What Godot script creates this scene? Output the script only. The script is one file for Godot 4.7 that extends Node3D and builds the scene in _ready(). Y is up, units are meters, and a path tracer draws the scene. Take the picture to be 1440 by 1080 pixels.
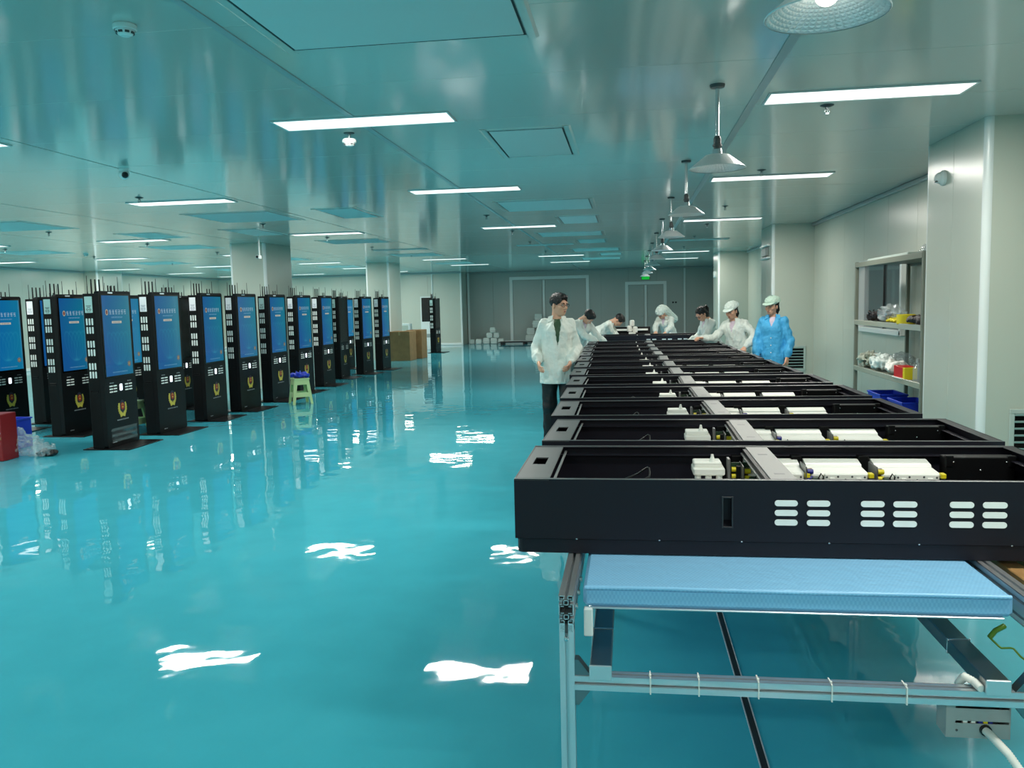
extends Node3D
# Clean assembly hall: teal epoxy floor, painted steel ceiling panels, rows of black kiosks, a long table of open kiosk housings and six workers.
const TOP := 3.1          # ceiling height
const RIGHT := 3.56       # face of the right wall
const LEFT := -18.0
const BACK := -36.3
const REAR := 9.0
var mats := {}
var used := {}
var rng := RandomNumberGenerator.new()

func _ready() -> void:
	rng.seed = 20240611
	view_and_air()
	materials()
	room()
	ceiling_lights()
	ceiling_fittings()
	kiosks()
	assembly_table()
	housings()
	people()
	rack_and_wall_items()
	loose_items()

# ---------------------------------------------------------------- camera, environment
func view_and_air() -> void:
	var cam := Camera3D.new()
	cam.name = "camera"
	cam.fov = rad_to_deg(2.0 * atan(540.0 / 1170.0))
	cam.near = 0.05
	cam.far = 120.0
	cam.position = Vector3(0, 1.68, 0)
	cam.rotation_degrees = Vector3(-5.47, 8.05, -1.35)
	add_child(cam)
	cam.current = true
	var env := Environment.new()
	env.background_mode = Environment.BG_COLOR
	env.background_color = Color(0, 0, 0)
	env.tonemap_mode = Environment.TONE_MAPPER_LINEAR
	env.tonemap_exposure = 1.0
	env.sdfgi_enabled = true
	env.ssao_enabled = true
	env.ssil_enabled = true
	var we := WorldEnvironment.new()
	we.name = "air"
	we.environment = env
	add_child(we)

const LAMP_POWER := 5.7   # energy of one lit ceiling panel
const PENDANT_POWER := 0.5
const LAMP_WHITE := Color(1.0, 0.985, 0.95)

# ---------------------------------------------------------------- geometry helpers
class G:
	var v := PackedVector3Array()
	var n := PackedVector3Array()
	var t := PackedVector2Array()
	var i := PackedInt32Array()
	var x := Transform3D()

	func at(o: Vector3, b := Basis()) -> G:
		x = Transform3D(b, o)
		return self

	func poly(p: Array, out: Vector3, uv := []) -> void:
		# a convex flat polygon whose normal is turned to the side of «out»
		var c: Vector3 = (p[1] - p[0]).cross(p[2] - p[0])
		if c.length_squared() < 1e-14 and p.size() > 3:
			c = (p[2] - p[0]).cross(p[3] - p[0])
		var flip := c.dot(out) < 0.0
		if flip:
			c = -c
		var nn: Vector3 = (x.basis * c).normalized()
		var b := v.size()
		for k in p.size():
			v.append(x * (p[k] as Vector3))
			n.append(nn)
			t.append(uv[k] if uv else Vector2.ZERO)
		for k in range(1, p.size() - 1):
			if flip:
				i.append_array(PackedInt32Array([b, b + k, b + k + 1]))
			else:
				i.append_array(PackedInt32Array([b, b + k + 1, b + k]))

	func box(c: Vector3, s: Vector3) -> G:
		var h := s * 0.5
		for a in 3:
			var u := (a + 1) % 3
			var w := (a + 2) % 3
			for sg in [-1.0, 1.0]:
				var p := []
				for q in [[-1, -1], [1, -1], [1, 1], [-1, 1]]:
					var e := Vector3.ZERO
					e[a] = h[a] * sg
					e[u] = h[u] * q[0]
					e[w] = h[w] * q[1]
					p.append(c + e)
				var o := Vector3.ZERO
				o[a] = sg
				poly(p, o)
		return self

	func span(a: Vector3, b: Vector3) -> G:
		return box((a + b) * 0.5, (b - a).abs())

	func rbox(c: Vector3, s: Vector3, r: float) -> G:
		# a box with every edge cut off by r
		var h := s * 0.5
		r = minf(r, minf(h.x, minf(h.y, h.z)) * 0.98)
		var pt := func(sx: float, sy: float, sz: float, a: int) -> Vector3:
			var q := Vector3(sx * (h.x - r), sy * (h.y - r), sz * (h.z - r))
			q[a] = [sx, sy, sz][a] * h[a]
			return c + q
		for a in 3:
			var u := (a + 1) % 3
			var w := (a + 2) % 3
			for sg in [-1.0, 1.0]:
				var p := []
				for q in [[-1, -1], [1, -1], [1, 1], [-1, 1]]:
					var e := [0.0, 0.0, 0.0]
					e[a] = sg
					e[u] = q[0]
					e[w] = q[1]
					p.append(pt.call(e[0], e[1], e[2], a))
				var o := Vector3.ZERO
				o[a] = sg
				poly(p, o)
			for su in [-1.0, 1.0]:
				for sw in [-1.0, 1.0]:
					var e0 := [0.0, 0.0, 0.0]
					var e1 := [0.0, 0.0, 0.0]
					e0[a] = -1.0
					e1[a] = 1.0
					e0[u] = su
					e1[u] = su
					e0[w] = sw
					e1[w] = sw
					var o := Vector3.ZERO
					o[u] = su
					o[w] = sw
					poly([pt.call(e0[0], e0[1], e0[2], u), pt.call(e1[0], e1[1], e1[2], u), pt.call(e1[0], e1[1], e1[2], w), pt.call(e0[0], e0[1], e0[2], w)], o)
		for sx in [-1.0, 1.0]:
			for sy in [-1.0, 1.0]:
				for sz in [-1.0, 1.0]:
					poly([pt.call(sx, sy, sz, 0), pt.call(sx, sy, sz, 1), pt.call(sx, sy, sz, 2)], Vector3(sx, sy, sz))
		return self

	func tube(pts: Array, r, sides := 8, caps := true) -> G:
		# a round bar along the points; r is a number or one number for each point
		var fwd: Vector3 = (pts[1] - pts[0]).normalized()
		var up := Vector3.UP if absf(fwd.y) < 0.9 else Vector3.RIGHT
		var sd := fwd.cross(up).normalized()
		var first := v.size()
		for k in pts.size():
			var d: Vector3 = (pts[mini(k + 1, pts.size() - 1)] - pts[maxi(k - 1, 0)]).normalized()
			sd = (sd - d * sd.dot(d)).normalized()
			var tp := d.cross(sd)
			var rr: float = r[k] if r is Array else r
			for j in sides:
				var a := TAU * j / sides
				var o := sd * cos(a) + tp * sin(a)
				v.append(x * (pts[k] + o * rr))
				n.append((x.basis * o).normalized())
				t.append(Vector2.ZERO)
		for k in pts.size() - 1:
			for j in sides:
				var a := first + k * sides + j
				var b := first + k * sides + (j + 1) % sides
				i.append_array(PackedInt32Array([a, b + sides, b, a, a + sides, b + sides]) if _turn(a, b, a + sides) else PackedInt32Array([a, b, b + sides, a, b + sides, a + sides]))
		if caps:
			for e in [0, pts.size() - 1]:
				var q := []
				for j in sides:
					q.append(x.affine_inverse() * v[first + e * sides + j])
				poly(q, (pts[0] - pts[1]) if e == 0 else (pts[-1] - pts[-2]))
		return self

	func _turn(a: int, b: int, c: int) -> bool:
		# whether a, b, c run anticlockwise when seen from the side of their normals
		return (v[b] - v[a]).cross(v[c] - v[a]).dot(n[a] + n[b]) > 0.0

	func lathe(prof: Array, seg := 24, c := Vector3.ZERO, smooth := false) -> G:
		# profile of (radius, height) turned round the vertical through c; the outside is to the right of its run upwards
		var nor := []
		for k in prof.size() - 1:
			var d: Vector2 = prof[k + 1] - prof[k]
			nor.append(Vector2(d.y, -d.x).normalized())
		for k in prof.size() - 1:
			var b := v.size()
			var n0: Vector2 = nor[k]
			var n1: Vector2 = nor[k]
			if smooth:
				n0 = (nor[k] + nor[maxi(k - 1, 0)]).normalized()
				n1 = (nor[k] + nor[mini(k + 1, nor.size() - 1)]).normalized()
			for j in seg + 1:
				var a := TAU * j / seg
				var ca := cos(a)
				var sa := sin(a)
				v.append(x * (c + Vector3(prof[k].x * ca, prof[k].y, prof[k].x * sa)))
				v.append(x * (c + Vector3(prof[k + 1].x * ca, prof[k + 1].y, prof[k + 1].x * sa)))
				n.append((x.basis * Vector3(n0.x * ca, n0.y, n0.x * sa)).normalized())
				n.append((x.basis * Vector3(n1.x * ca, n1.y, n1.x * sa)).normalized())
				t.append(Vector2.ZERO)
				t.append(Vector2.ZERO)
			for j in seg:
				var q := b + j * 2
				i.append_array(PackedInt32Array([q, q + 2, q + 1, q + 1, q + 2, q + 3]))
		return self

	func prism(outline: PackedVector2Array, depth: float) -> G:
		# an outline in x and y with thickness along z, centred on z = 0
		var tri := Geometry2D.triangulate_polygon(outline)
		var hz := depth * 0.5
		for k in range(0, tri.size(), 3):
			for s in [-1.0, 1.0]:
				var p := []
				for j in 3:
					var q := outline[tri[k + j]]
					p.append(Vector3(q.x, q.y, hz * s))
				poly(p, Vector3(0, 0, s))
		var cw := Geometry2D.is_polygon_clockwise(outline)
		for k in outline.size():
			var a := outline[k]
			var b := outline[(k + 1) % outline.size()]
			var d := (b - a)
			var o := Vector3(d.y, -d.x, 0) * (-1.0 if cw else 1.0)
			if not is_zero_approx(d.length()):
				poly([Vector3(a.x, a.y, -hz), Vector3(b.x, b.y, -hz), Vector3(b.x, b.y, hz), Vector3(a.x, a.y, hz)], o)
		return self

	func ball(c: Vector3, r: Vector3, seg := 14, rings := 8) -> G:
		var b := v.size()
		for a in rings + 1:
			var th := PI * a / rings
			for j in seg + 1:
				var ph := TAU * j / seg
				var o := Vector3(sin(th) * cos(ph), cos(th), sin(th) * sin(ph))
				v.append(x * (c + o * r))
				n.append((x.basis * (o / r)).normalized())
				t.append(Vector2.ZERO)
		for a in rings:
			for j in seg:
				var q := b + a * (seg + 1) + j
				i.append_array(PackedInt32Array([q, q + seg + 1, q + 1, q + 1, q + seg + 1, q + seg + 2]))
		return self

	func join(o: G, xf: Transform3D) -> G:
		var b := v.size()
		var flip := xf.basis.determinant() < 0.0
		for k in o.v.size():
			v.append(xf * o.v[k])
			n.append((xf.basis * o.n[k]).normalized())
			t.append(o.t[k])
		for k in range(0, o.i.size(), 3):
			if flip:
				i.append_array(PackedInt32Array([b + o.i[k], b + o.i[k + 2], b + o.i[k + 1]]))
			else:
				i.append_array(PackedInt32Array([b + o.i[k], b + o.i[k + 1], b + o.i[k + 2]]))
		return self

	func mesh() -> ArrayMesh:
		var a := []
		a.resize(Mesh.ARRAY_MAX)
		a[Mesh.ARRAY_VERTEX] = v
		a[Mesh.ARRAY_NORMAL] = n
		a[Mesh.ARRAY_TEX_UV] = t
		a[Mesh.ARRAY_INDEX] = i
		var m := ArrayMesh.new()
		m.add_surface_from_arrays(Mesh.PRIMITIVE_TRIANGLES, a)
		return m

# A distance field on a grid, filled bone by bone and meshed as surface nets
class Field:
	var o: Vector3
	var h: float
	var nx: int
	var ny: int
	var nz: int
	var d := PackedFloat32Array()

	func _init(lo: Vector3, hi: Vector3, cell: float) -> void:
		o = lo
		h = cell
		nx = int(ceil((hi.x - lo.x) / h)) + 1
		ny = int(ceil((hi.y - lo.y) / h)) + 1
		nz = int(ceil((hi.z - lo.z) / h)) + 1
		d.resize(nx * ny * nz)
		d.fill(1.0)

	func reach(lo: Vector3, hi: Vector3) -> Array:
		var a := ((lo - o) / h).floor()
		var b := ((hi - o) / h).ceil()
		return [clampi(int(a.x), 0, nx - 1), clampi(int(a.y), 0, ny - 1), clampi(int(a.z), 0, nz - 1), clampi(int(b.x), 0, nx - 1), clampi(int(b.y), 0, ny - 1), clampi(int(b.z), 0, nz - 1)]

	func bone(a: Vector3, b: Vector3, ra: float, rb: float, k := 0.03, flat := Vector3.ZERO, much := 1.0) -> Field:
		# a tapered capsule, thinner by «much» along «flat», joined smoothly over k
		var m := maxf(ra, rb) + 3.0 * h + k
		var w := reach(Vector3(minf(a.x, b.x), minf(a.y, b.y), minf(a.z, b.z)) - Vector3.ONE * m, Vector3(maxf(a.x, b.x), maxf(a.y, b.y), maxf(a.z, b.z)) + Vector3.ONE * m)
		var ab := b - a
		var l2 := maxf(ab.length_squared(), 1e-9)
		for z in range(w[2], w[5] + 1):
			for y in range(w[1], w[4] + 1):
				var at := (z * ny + y) * nx
				for x in range(w[0], w[3] + 1):
					var p := o + Vector3(x, y, z) * h - a
					var s := clampf(p.dot(ab) / l2, 0.0, 1.0)
					var q := p - ab * s
					if much != 1.0:
						q += flat * (q.dot(flat) * (much - 1.0))
					var e := q.length() - lerpf(ra, rb, s)
					var f := d[at + x]
					var g := clampf(0.5 + 0.5 * (f - e) / k, 0.0, 1.0)
					d[at + x] = lerpf(f, e, g) - k * g * (1.0 - g)
		return self

	func egg(c: Vector3, r: Vector3, k := 0.02, cut := false, turn := Basis()) -> Field:
		# an ellipsoid, added or cut away
		var m := maxf(r.x, maxf(r.y, r.z)) + 3.0 * h + k
		var w := reach(c - Vector3.ONE * m, c + Vector3.ONE * m)
		var inv := turn.inverse()
		for z in range(w[2], w[5] + 1):
			for y in range(w[1], w[4] + 1):
				var at := (z * ny + y) * nx
				for x in range(w[0], w[3] + 1):
					var p := inv * (o + Vector3(x, y, z) * h - c)
					var k0 := (p / r).length()
					var e := (k0 - 1.0) * minf(r.x, minf(r.y, r.z)) if k0 < 0.2 else k0 * (k0 - 1.0) / (p / (r * r)).length()
					var f := d[at + x]
					if cut:
						var g := clampf(0.5 - 0.5 * (f + e) / k, 0.0, 1.0)
						d[at + x] = lerpf(f, -e, g) + k * g * (1.0 - g)
					else:
						var g := clampf(0.5 + 0.5 * (f - e) / k, 0.0, 1.0)
						d[at + x] = lerpf(f, e, g) - k * g * (1.0 - g)
		return self

	func cut_plane(c: Vector3, out: Vector3) -> Field:
		# takes away what lies on the side of «out»
		out = out.normalized()
		for z in nz:
			for y in ny:
				var at := (z * ny + y) * nx
				for x in nx:
					if d[at + x] < 0.5:
						d[at + x] = maxf(d[at + x], (o + Vector3(x, y, z) * h - c).dot(out))
		return self

	func folds(noise: FastNoiseLite, much: float, stretch := Vector3.ONE) -> Field:
		for z in nz:
			for y in ny:
				var at := (z * ny + y) * nx
				for x in nx:
					if absf(d[at + x]) < 3.0 * h:
						d[at + x] += noise.get_noise_3dv((o + Vector3(x, y, z) * h) * stretch) * much
		return self

	func into(g: G, xf := Transform3D()) -> G:
		var ids := PackedInt32Array()
		ids.resize(nx * ny * nz)
		ids.fill(-1)
		var off := [0, 1, nx, nx + 1, nx * ny, nx * ny + 1, nx * ny + nx, nx * ny + nx + 1]
		var edges := [[0, 1], [2, 3], [4, 5], [6, 7], [0, 2], [1, 3], [4, 6], [5, 7], [0, 4], [1, 5], [2, 6], [3, 7]]
		var sxy := nx * ny
		for z in nz - 1:
			for y in ny - 1:
				var row := (z * ny + y) * nx
				for x in nx - 1:
					var c := row + x
					var d0 := d[c]
					if absf(d0) > 4.0 * h:
						continue
					var neg := 0
					for k in 8:
						if d[c + off[k]] < 0.0:
							neg += 1
					if neg == 0 or neg == 8:
						continue
					var sum := Vector3.ZERO
					var cnt := 0
					for e in edges:
						var a: float = d[c + off[e[0]]]
						var b: float = d[c + off[e[1]]]
						if (a < 0.0) != (b < 0.0):
							var s := a / (a - b)
							var pa := Vector3(e[0] & 1, (e[0] >> 1) & 1, e[0] >> 2)
							var pb := Vector3(e[1] & 1, (e[1] >> 1) & 1, e[1] >> 2)
							sum += pa.lerp(pb, s)
							cnt += 1
					var gx := d[c + 1] + d[c + off[3]] + d[c + off[5]] + d[c + off[7]] - d[c] - d[c + off[2]] - d[c + off[4]] - d[c + off[6]]
					var gy := d[c + off[2]] + d[c + off[3]] + d[c + off[6]] + d[c + off[7]] - d[c] - d[c + 1] - d[c + off[4]] - d[c + off[5]]
					var gz := d[c + off[4]] + d[c + off[5]] + d[c + off[6]] + d[c + off[7]] - d[c] - d[c + 1] - d[c + off[2]] - d[c + off[3]]
					ids[c] = g.v.size()
					g.v.append(xf * (o + (Vector3(x, y, z) + sum / cnt) * h))
					g.n.append((xf.basis * Vector3(gx, gy, gz)).normalized())
					g.t.append(Vector2.ZERO)
		for z in range(1, nz - 1):
			for y in range(1, ny - 1):
				var row := (z * ny + y) * nx
				for x in range(1, nx - 1):
					var c := row + x
					var a := d[c] < 0.0
					if absf(d[c]) > 4.0 * h:
						continue
					if a != (d[c + 1] < 0.0):
						_quad(g, ids[c], ids[c - nx], ids[c - nx - sxy], ids[c - sxy], a)
					if a != (d[c + nx] < 0.0):
						_quad(g, ids[c], ids[c - sxy], ids[c - sxy - 1], ids[c - 1], a)
					if a != (d[c + sxy] < 0.0):
						_quad(g, ids[c], ids[c - 1], ids[c - 1 - nx], ids[c - nx], a)
		return g

	func _quad(g: G, a: int, b: int, c: int, e: int, inside: bool) -> void:
		if a < 0 or b < 0 or c < 0 or e < 0:
			return
		if inside:
			g.i.append_array(PackedInt32Array([a, c, b, a, e, c]))
		else:
			g.i.append_array(PackedInt32Array([a, b, c, a, c, e]))

# ---------------------------------------------------------------- naming helpers
func numbered(called: String) -> String:
	var k: int = used.get(called, 0)
	used[called] = k + 1
	return called if k == 0 else "%s_%03d" % [called, k]

func node(o: Node3D, label: String, category: String, group := "", kind := "") -> Node3D:
	if label:
		o.set_meta("label", label)
	if category:
		o.set_meta("category", category)
	if group:
		o.set_meta("group", group)
	if kind:
		o.set_meta("kind", kind)
	return o

func thing(called: String, label: String, category: String, at := Vector3.ZERO, turn := 0.0, group := "") -> Node3D:
	var o := Node3D.new()
	o.name = numbered(called)
	add_child(o)
	o.position = at
	o.rotation.y = turn
	return node(o, label, category, group)

func solo(called: String, g: G, m: String, label: String, category: String, at := Vector3.ZERO, turn := 0.0, group := "") -> MeshInstance3D:
	var o := MeshInstance3D.new()
	o.name = numbered(called)
	o.mesh = g.mesh()
	o.material_override = mats[m]
	add_child(o)
	o.position = at
	o.rotation.y = turn
	node(o, label, category, group)
	return o

func part(called: String, g, m: String, parent: Node3D, at := Vector3.ZERO, b := Basis()) -> MeshInstance3D:
	var o := MeshInstance3D.new()
	o.name = called
	o.mesh = g.mesh() if g is G else g
	o.material_override = mats[m]
	parent.add_child(o, true)
	o.transform = Transform3D(b, at)
	return o

func setting(called: String, label := "") -> Node3D:
	var o := Node3D.new()
	o.name = numbered(called)
	add_child(o)
	return node(o, label, "", "", "structure")

func copy(o: Node3D, called: String, label: String, at: Vector3, turn: float) -> Node3D:
	var c: Node3D = o.duplicate()
	c.name = numbered(called)
	add_child(c)
	c.position = at
	c.rotation.y = turn
	if label:
		c.set_meta("label", label)
	return c

# ---------------------------------------------------------------- materials
func mat(called: String, c: Color, rough := 0.5, metal := 0.0, spec := 0.5) -> StandardMaterial3D:
	var m := StandardMaterial3D.new()
	m.resource_name = called
	m.albedo_color = c
	m.roughness = rough
	m.metallic = metal
	m.metallic_specular = spec
	mats[called] = m
	return m

func noise_tex(freq: float, size: int, normal: bool, sd: int, bump := 4.0, ramp = null) -> NoiseTexture2D:
	var f := FastNoiseLite.new()
	f.seed = sd
	f.frequency = freq
	f.noise_type = FastNoiseLite.TYPE_SIMPLEX_SMOOTH
	f.fractal_octaves = 3
	var t := NoiseTexture2D.new()
	t.width = size
	t.height = size
	t.seamless = true
	t.noise = f
	if normal:
		t.as_normal_map = true
		t.bump_strength = bump
	if ramp:
		t.color_ramp = ramp
	return t

func ramp2(a: Color, b: Color) -> Gradient:
	var g := Gradient.new()
	g.set_color(0, a)
	g.set_color(1, b)
	return g

func triplanar(m: StandardMaterial3D, s: float) -> void:
	m.uv1_triplanar = true
	m.uv1_world_triplanar = true
	m.uv1_scale = Vector3.ONE * s

func materials() -> void:
	var m := mat("epoxy", Color(1, 1, 1), 0.025, 0.0, 0.5)
	m.albedo_texture = noise_tex(0.012, 512, false, 3, 1.0, ramp2(Color(0.255, 0.675, 0.745), Color(0.275, 0.70, 0.77)))
	m.normal_enabled = true
	m.normal_texture = noise_tex(0.009, 512, true, 5, 1.6)
	m.normal_scale = 0.2
	triplanar(m, 0.33)
	m = mat("ceiling_paint", Color(0.81, 0.8, 0.77), 0.12)
	mat("joint", Color(0.16, 0.19, 0.19), 0.6)
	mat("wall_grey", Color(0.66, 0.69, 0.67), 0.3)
	mat("ceiling_batten", Color(0.66, 0.68, 0.68), 0.35)
	m = mat("wall_paint", Color(0.755, 0.775, 0.725), 0.28)
	m.normal_enabled = true
	m.normal_texture = noise_tex(0.02, 256, true, 9, 1.0)
	m.normal_scale = 0.05
	triplanar(m, 0.4)
	mat("white_trim", Color(0.9, 0.92, 0.91), 0.25)
	mat("hatch_paint", Color(0.83, 0.86, 0.85), 0.5)
	mat("hatch_gap_shade", Color(0.05, 0.07, 0.08), 0.6)  # near-black painted in for the shade of the gap round hatch panels
	mat("lamp_frame", Color(0.85, 0.87, 0.87), 0.35, 0.3)
	m = mat("lamp_glow", Color(0.95, 0.95, 0.95), 0.5)
	m.emission_enabled = true
	m.emission = LAMP_WHITE
	m.emission_energy_multiplier = 1.6
	mat("lamp_off", Color(0.9, 0.92, 0.92), 0.4)
	mat("black_steel", Color(0.034, 0.036, 0.042), 0.4, 0.0, 0.3)
	mat("black_front", Color(0.036, 0.04, 0.05), 0.38, 0.0, 0.32)
	mat("black_satin", Color(0.095, 0.092, 0.128), 0.4, 0.0, 0.35)
	mat("black_glass", Color(0.012, 0.012, 0.014), 0.08)
	mat("grey_steel", Color(0.3, 0.305, 0.31), 0.38, 0.35)
	m = mat("mullion_steel", Color(0.5, 0.5, 0.49), 0.42, 0.5)
	m = mat("rim_steel", Color(0.5, 0.5, 0.5), 0.35, 0.6)
	mat("slot_white", Color(0.93, 0.94, 0.92), 0.4)
	mat("white_plastic", Color(0.9, 0.9, 0.87), 0.4)
	mat("antenna_black", Color(0.03, 0.03, 0.033), 0.5)
	mat("sticker", Color(0.78, 0.88, 0.86), 0.4)
	mat("sticker_backlit_white", Color(0.96, 0.955, 0.97), 0.35)  # extra white in the colour stands in for the backlight of lit labels
	mat("sticker_ink", Color(0.1, 0.2, 0.2), 0.5)
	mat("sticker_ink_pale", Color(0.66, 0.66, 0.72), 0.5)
	m = mat("sensor_light", Color(0.95, 0.95, 1.0), 0.3)
	m.emission_enabled = true
	m.emission = Color(0.92, 0.95, 1.0)
	m.emission_energy_multiplier = 1.5
	mat("gold", Color(0.8, 0.74, 0.3), 0.4)
	mat("emblem_blue", Color(0.12, 0.13, 0.2), 0.4)
	mat("emblem_red", Color(0.66, 0.14, 0.08), 0.4)
	mat("letter_white", Color(0.72, 0.76, 0.78), 0.5)
	for k in 2:
		m = mat(["screen_on", "screen_wide"][k], Color(0.01, 0.012, 0.016), 0.05)
		m.emission_enabled = true
		m.emission = Color.BLACK
		m.emission_texture = screen_picture(k)
		m.emission_energy_multiplier = 0.7
	mat("screen_off", Color(0.055, 0.06, 0.068), 0.16)
	m = mat("aluminium", Color(0.86, 0.87, 0.88), 0.34, 0.85)
	m = mat("galvanised", Color(0.5, 0.53, 0.54), 0.28, 0.95)
	mat("bright_steel", Color(0.78, 0.79, 0.8), 0.2, 0.95)
	m = mat("reflector", Color(0.84, 0.85, 0.85), 0.3, 0.3)
	m = mat("mat_blue", Color(1, 1, 1), 0.32)
	m.albedo_texture = stripes(Color(0.56, 0.78, 0.92), Color(0.5, 0.73, 0.89))
	m.uv1_triplanar = true
	m.uv1_world_triplanar = true
	m.uv1_scale = Vector3.ONE * 5.0
	m.normal_enabled = true
	m.normal_texture = noise_tex(0.01, 256, true, 33, 5.0)
	m.normal_scale = 0.35
	mat("bin_blue", Color(0.1, 0.22, 0.75), 0.35)
	mat("red_card", Color(0.5, 0.04, 0.07), 0.45)
	mat("clear_film", Color(0.85, 0.9, 0.92, 0.22), 0.08).transparency = BaseMaterial3D.TRANSPARENCY_ALPHA
	mat("thin_film", Color(0.85, 0.9, 0.92, 0.08), 0.1).transparency = BaseMaterial3D.TRANSPARENCY_ALPHA
	mat("glass", Color(0.7, 0.8, 0.8, 0.12), 0.03).transparency = BaseMaterial3D.TRANSPARENCY_ALPHA
	mat("stool_green", Color(0.76, 0.86, 0.62), 0.35)
	m = mat("cardboard", Color(0.56, 0.43, 0.27), 0.8)
	m.albedo_texture = noise_tex(0.02, 128, false, 21, 1.0, ramp2(Color(0.9, 0.9, 0.9), Color(1, 1, 1)))
	triplanar(m, 1.5)
	mat("tape", Color(0.62, 0.5, 0.33), 0.3)
	mat("foam_white", Color(0.82, 0.86, 0.84), 0.8)
	m = mat("timber", Color(0.72, 0.56, 0.36), 0.6)
	m.albedo_texture = noise_tex(0.03, 128, false, 22, 1.0, ramp2(Color(0.8, 0.78, 0.75), Color(1, 1, 1)))
	triplanar(m, 2.0)
	mat("box_grey", Color(0.6, 0.63, 0.62), 0.4)
	mat("yellow", Color(0.85, 0.78, 0.1), 0.4)
	mat("coil_blue", Color(0.12, 0.14, 0.5), 0.4)
	mat("coil_brown", Color(0.35, 0.2, 0.12), 0.5)
	mat("circuit_green", Color(0.08, 0.2, 0.12), 0.5)
	mat("rim_black", Color(0.16, 0.16, 0.18), 0.3)
	mat("wire_grey", Color(0.12, 0.12, 0.12), 0.35)
	mat("wire_black", Color(0.02, 0.02, 0.022), 0.4)
	mat("wire_green", Color(0.35, 0.5, 0.08), 0.4)
	mat("exit_green", Color(0.02, 0.4, 0.1), 0.4)
	m = mat("exit_sign_glow", Color(0.05, 0.6, 0.2), 0.4)
	m.emission_enabled = true
	m.emission = Color(0.05, 0.75, 0.22)
	m.emission_energy_multiplier = 0.7
	mat("rack_grey", Color(0.45, 0.47, 0.42), 0.45)
	mat("rack_film", Color(0.62, 0.64, 0.58), 0.25)
	mat("pink_wall", Color(0.62, 0.52, 0.55), 0.5)
	mat("dark_bronze", Color(0.1, 0.1, 0.11), 0.4)
	mat("floor_strip", Color(0.13, 0.13, 0.125), 0.5)
	mat("vent_frame", Color(0.72, 0.77, 0.74), 0.4)
	mat("red_plastic", Color(0.75, 0.06, 0.05), 0.35)
	mat("tool_dark", Color(0.12, 0.07, 0.07), 0.5)
	m = mat("bulb_glow", Color(0.95, 0.95, 0.92), 0.4)
	m.emission_enabled = true
	m.emission = Color(1.0, 0.97, 0.9)
	m.emission_energy_multiplier = 9.0
	# people
	m = mat("skin", Color(0.84, 0.64, 0.53), 0.5)
	m.subsurf_scatter_enabled = true
	m.subsurf_scatter_strength = 0.1
	mat("lips", Color(0.62, 0.33, 0.3), 0.45)
	mat("eye_white", Color(0.85, 0.83, 0.8), 0.2)
	mat("eye_dark", Color(0.03, 0.02, 0.02), 0.2)
	mat("hair", Color(0.028, 0.022, 0.02), 0.42)
	for a in [["coat_white", Color(0.86, 0.89, 0.86)], ["coat_blue", Color(0.26, 0.65, 0.85)], ["cap_white", Color(0.86, 0.91, 0.88)], ["cap_green", Color(0.72, 0.82, 0.76)], ["trousers", Color(0.03, 0.03, 0.042)], ["shirt_green", Color(0.2, 0.32, 0.22)], ["shirt_pale", Color(0.78, 0.72, 0.78)]]:
		m = mat(a[0], a[1], 0.62)
		m.rim_enabled = true
		m.rim = 0.2
		m.normal_enabled = true
		m.normal_texture = cloth()
		m.normal_scale = 0.9
		triplanar(m, 3.5)
	for s in ["coat_white", "cap_white"]:
		mats[s].backlight_enabled = true
		mats[s].backlight = Color(0.25, 0.26, 0.25)
	mat("shoe", Color(0.8, 0.8, 0.8), 0.5)
	mat("spectacles", Color(0.06, 0.05, 0.05), 0.25, 0.5)

var cloth_tex: NoiseTexture2D
func cloth() -> NoiseTexture2D:
	if cloth_tex == null:
		cloth_tex = noise_tex(0.02, 256, true, 31, 5.0)
	return cloth_tex

func stripes(a: Color, b: Color) -> ImageTexture:
	var im := Image.create(64, 64, false, Image.FORMAT_RGB8)
	for y in 64:
		for x in 64:
			im.set_pixel(x, y, a if (x / 2 + (1 if (y % 8) < 4 else 0)) % 2 == 0 else b)
	return ImageTexture.create_from_image(im)

func glyph(im: Image, x0: int, y0: int, s: int, c: Color, r: RandomNumberGenerator) -> void:
	# one dense character of horizontal and upright strokes
	var w := maxi(1, s / 9)
	for k in 3:
		im.fill_rect(Rect2i(x0 + r.randi_range(0, s / 5), y0 + k * (s - w) / 2, s - r.randi_range(s / 6, s / 3), w), c)
	for k in 2:
		im.fill_rect(Rect2i(x0 + s / 4 + k * s / 3 + r.randi_range(-1, 1), y0 + r.randi_range(0, s / 4), w, s - r.randi_range(s / 5, s / 3)), c)
	im.fill_rect(Rect2i(x0 + r.randi_range(0, s / 2), y0 + s / 4, s / 3, w), c)

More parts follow.
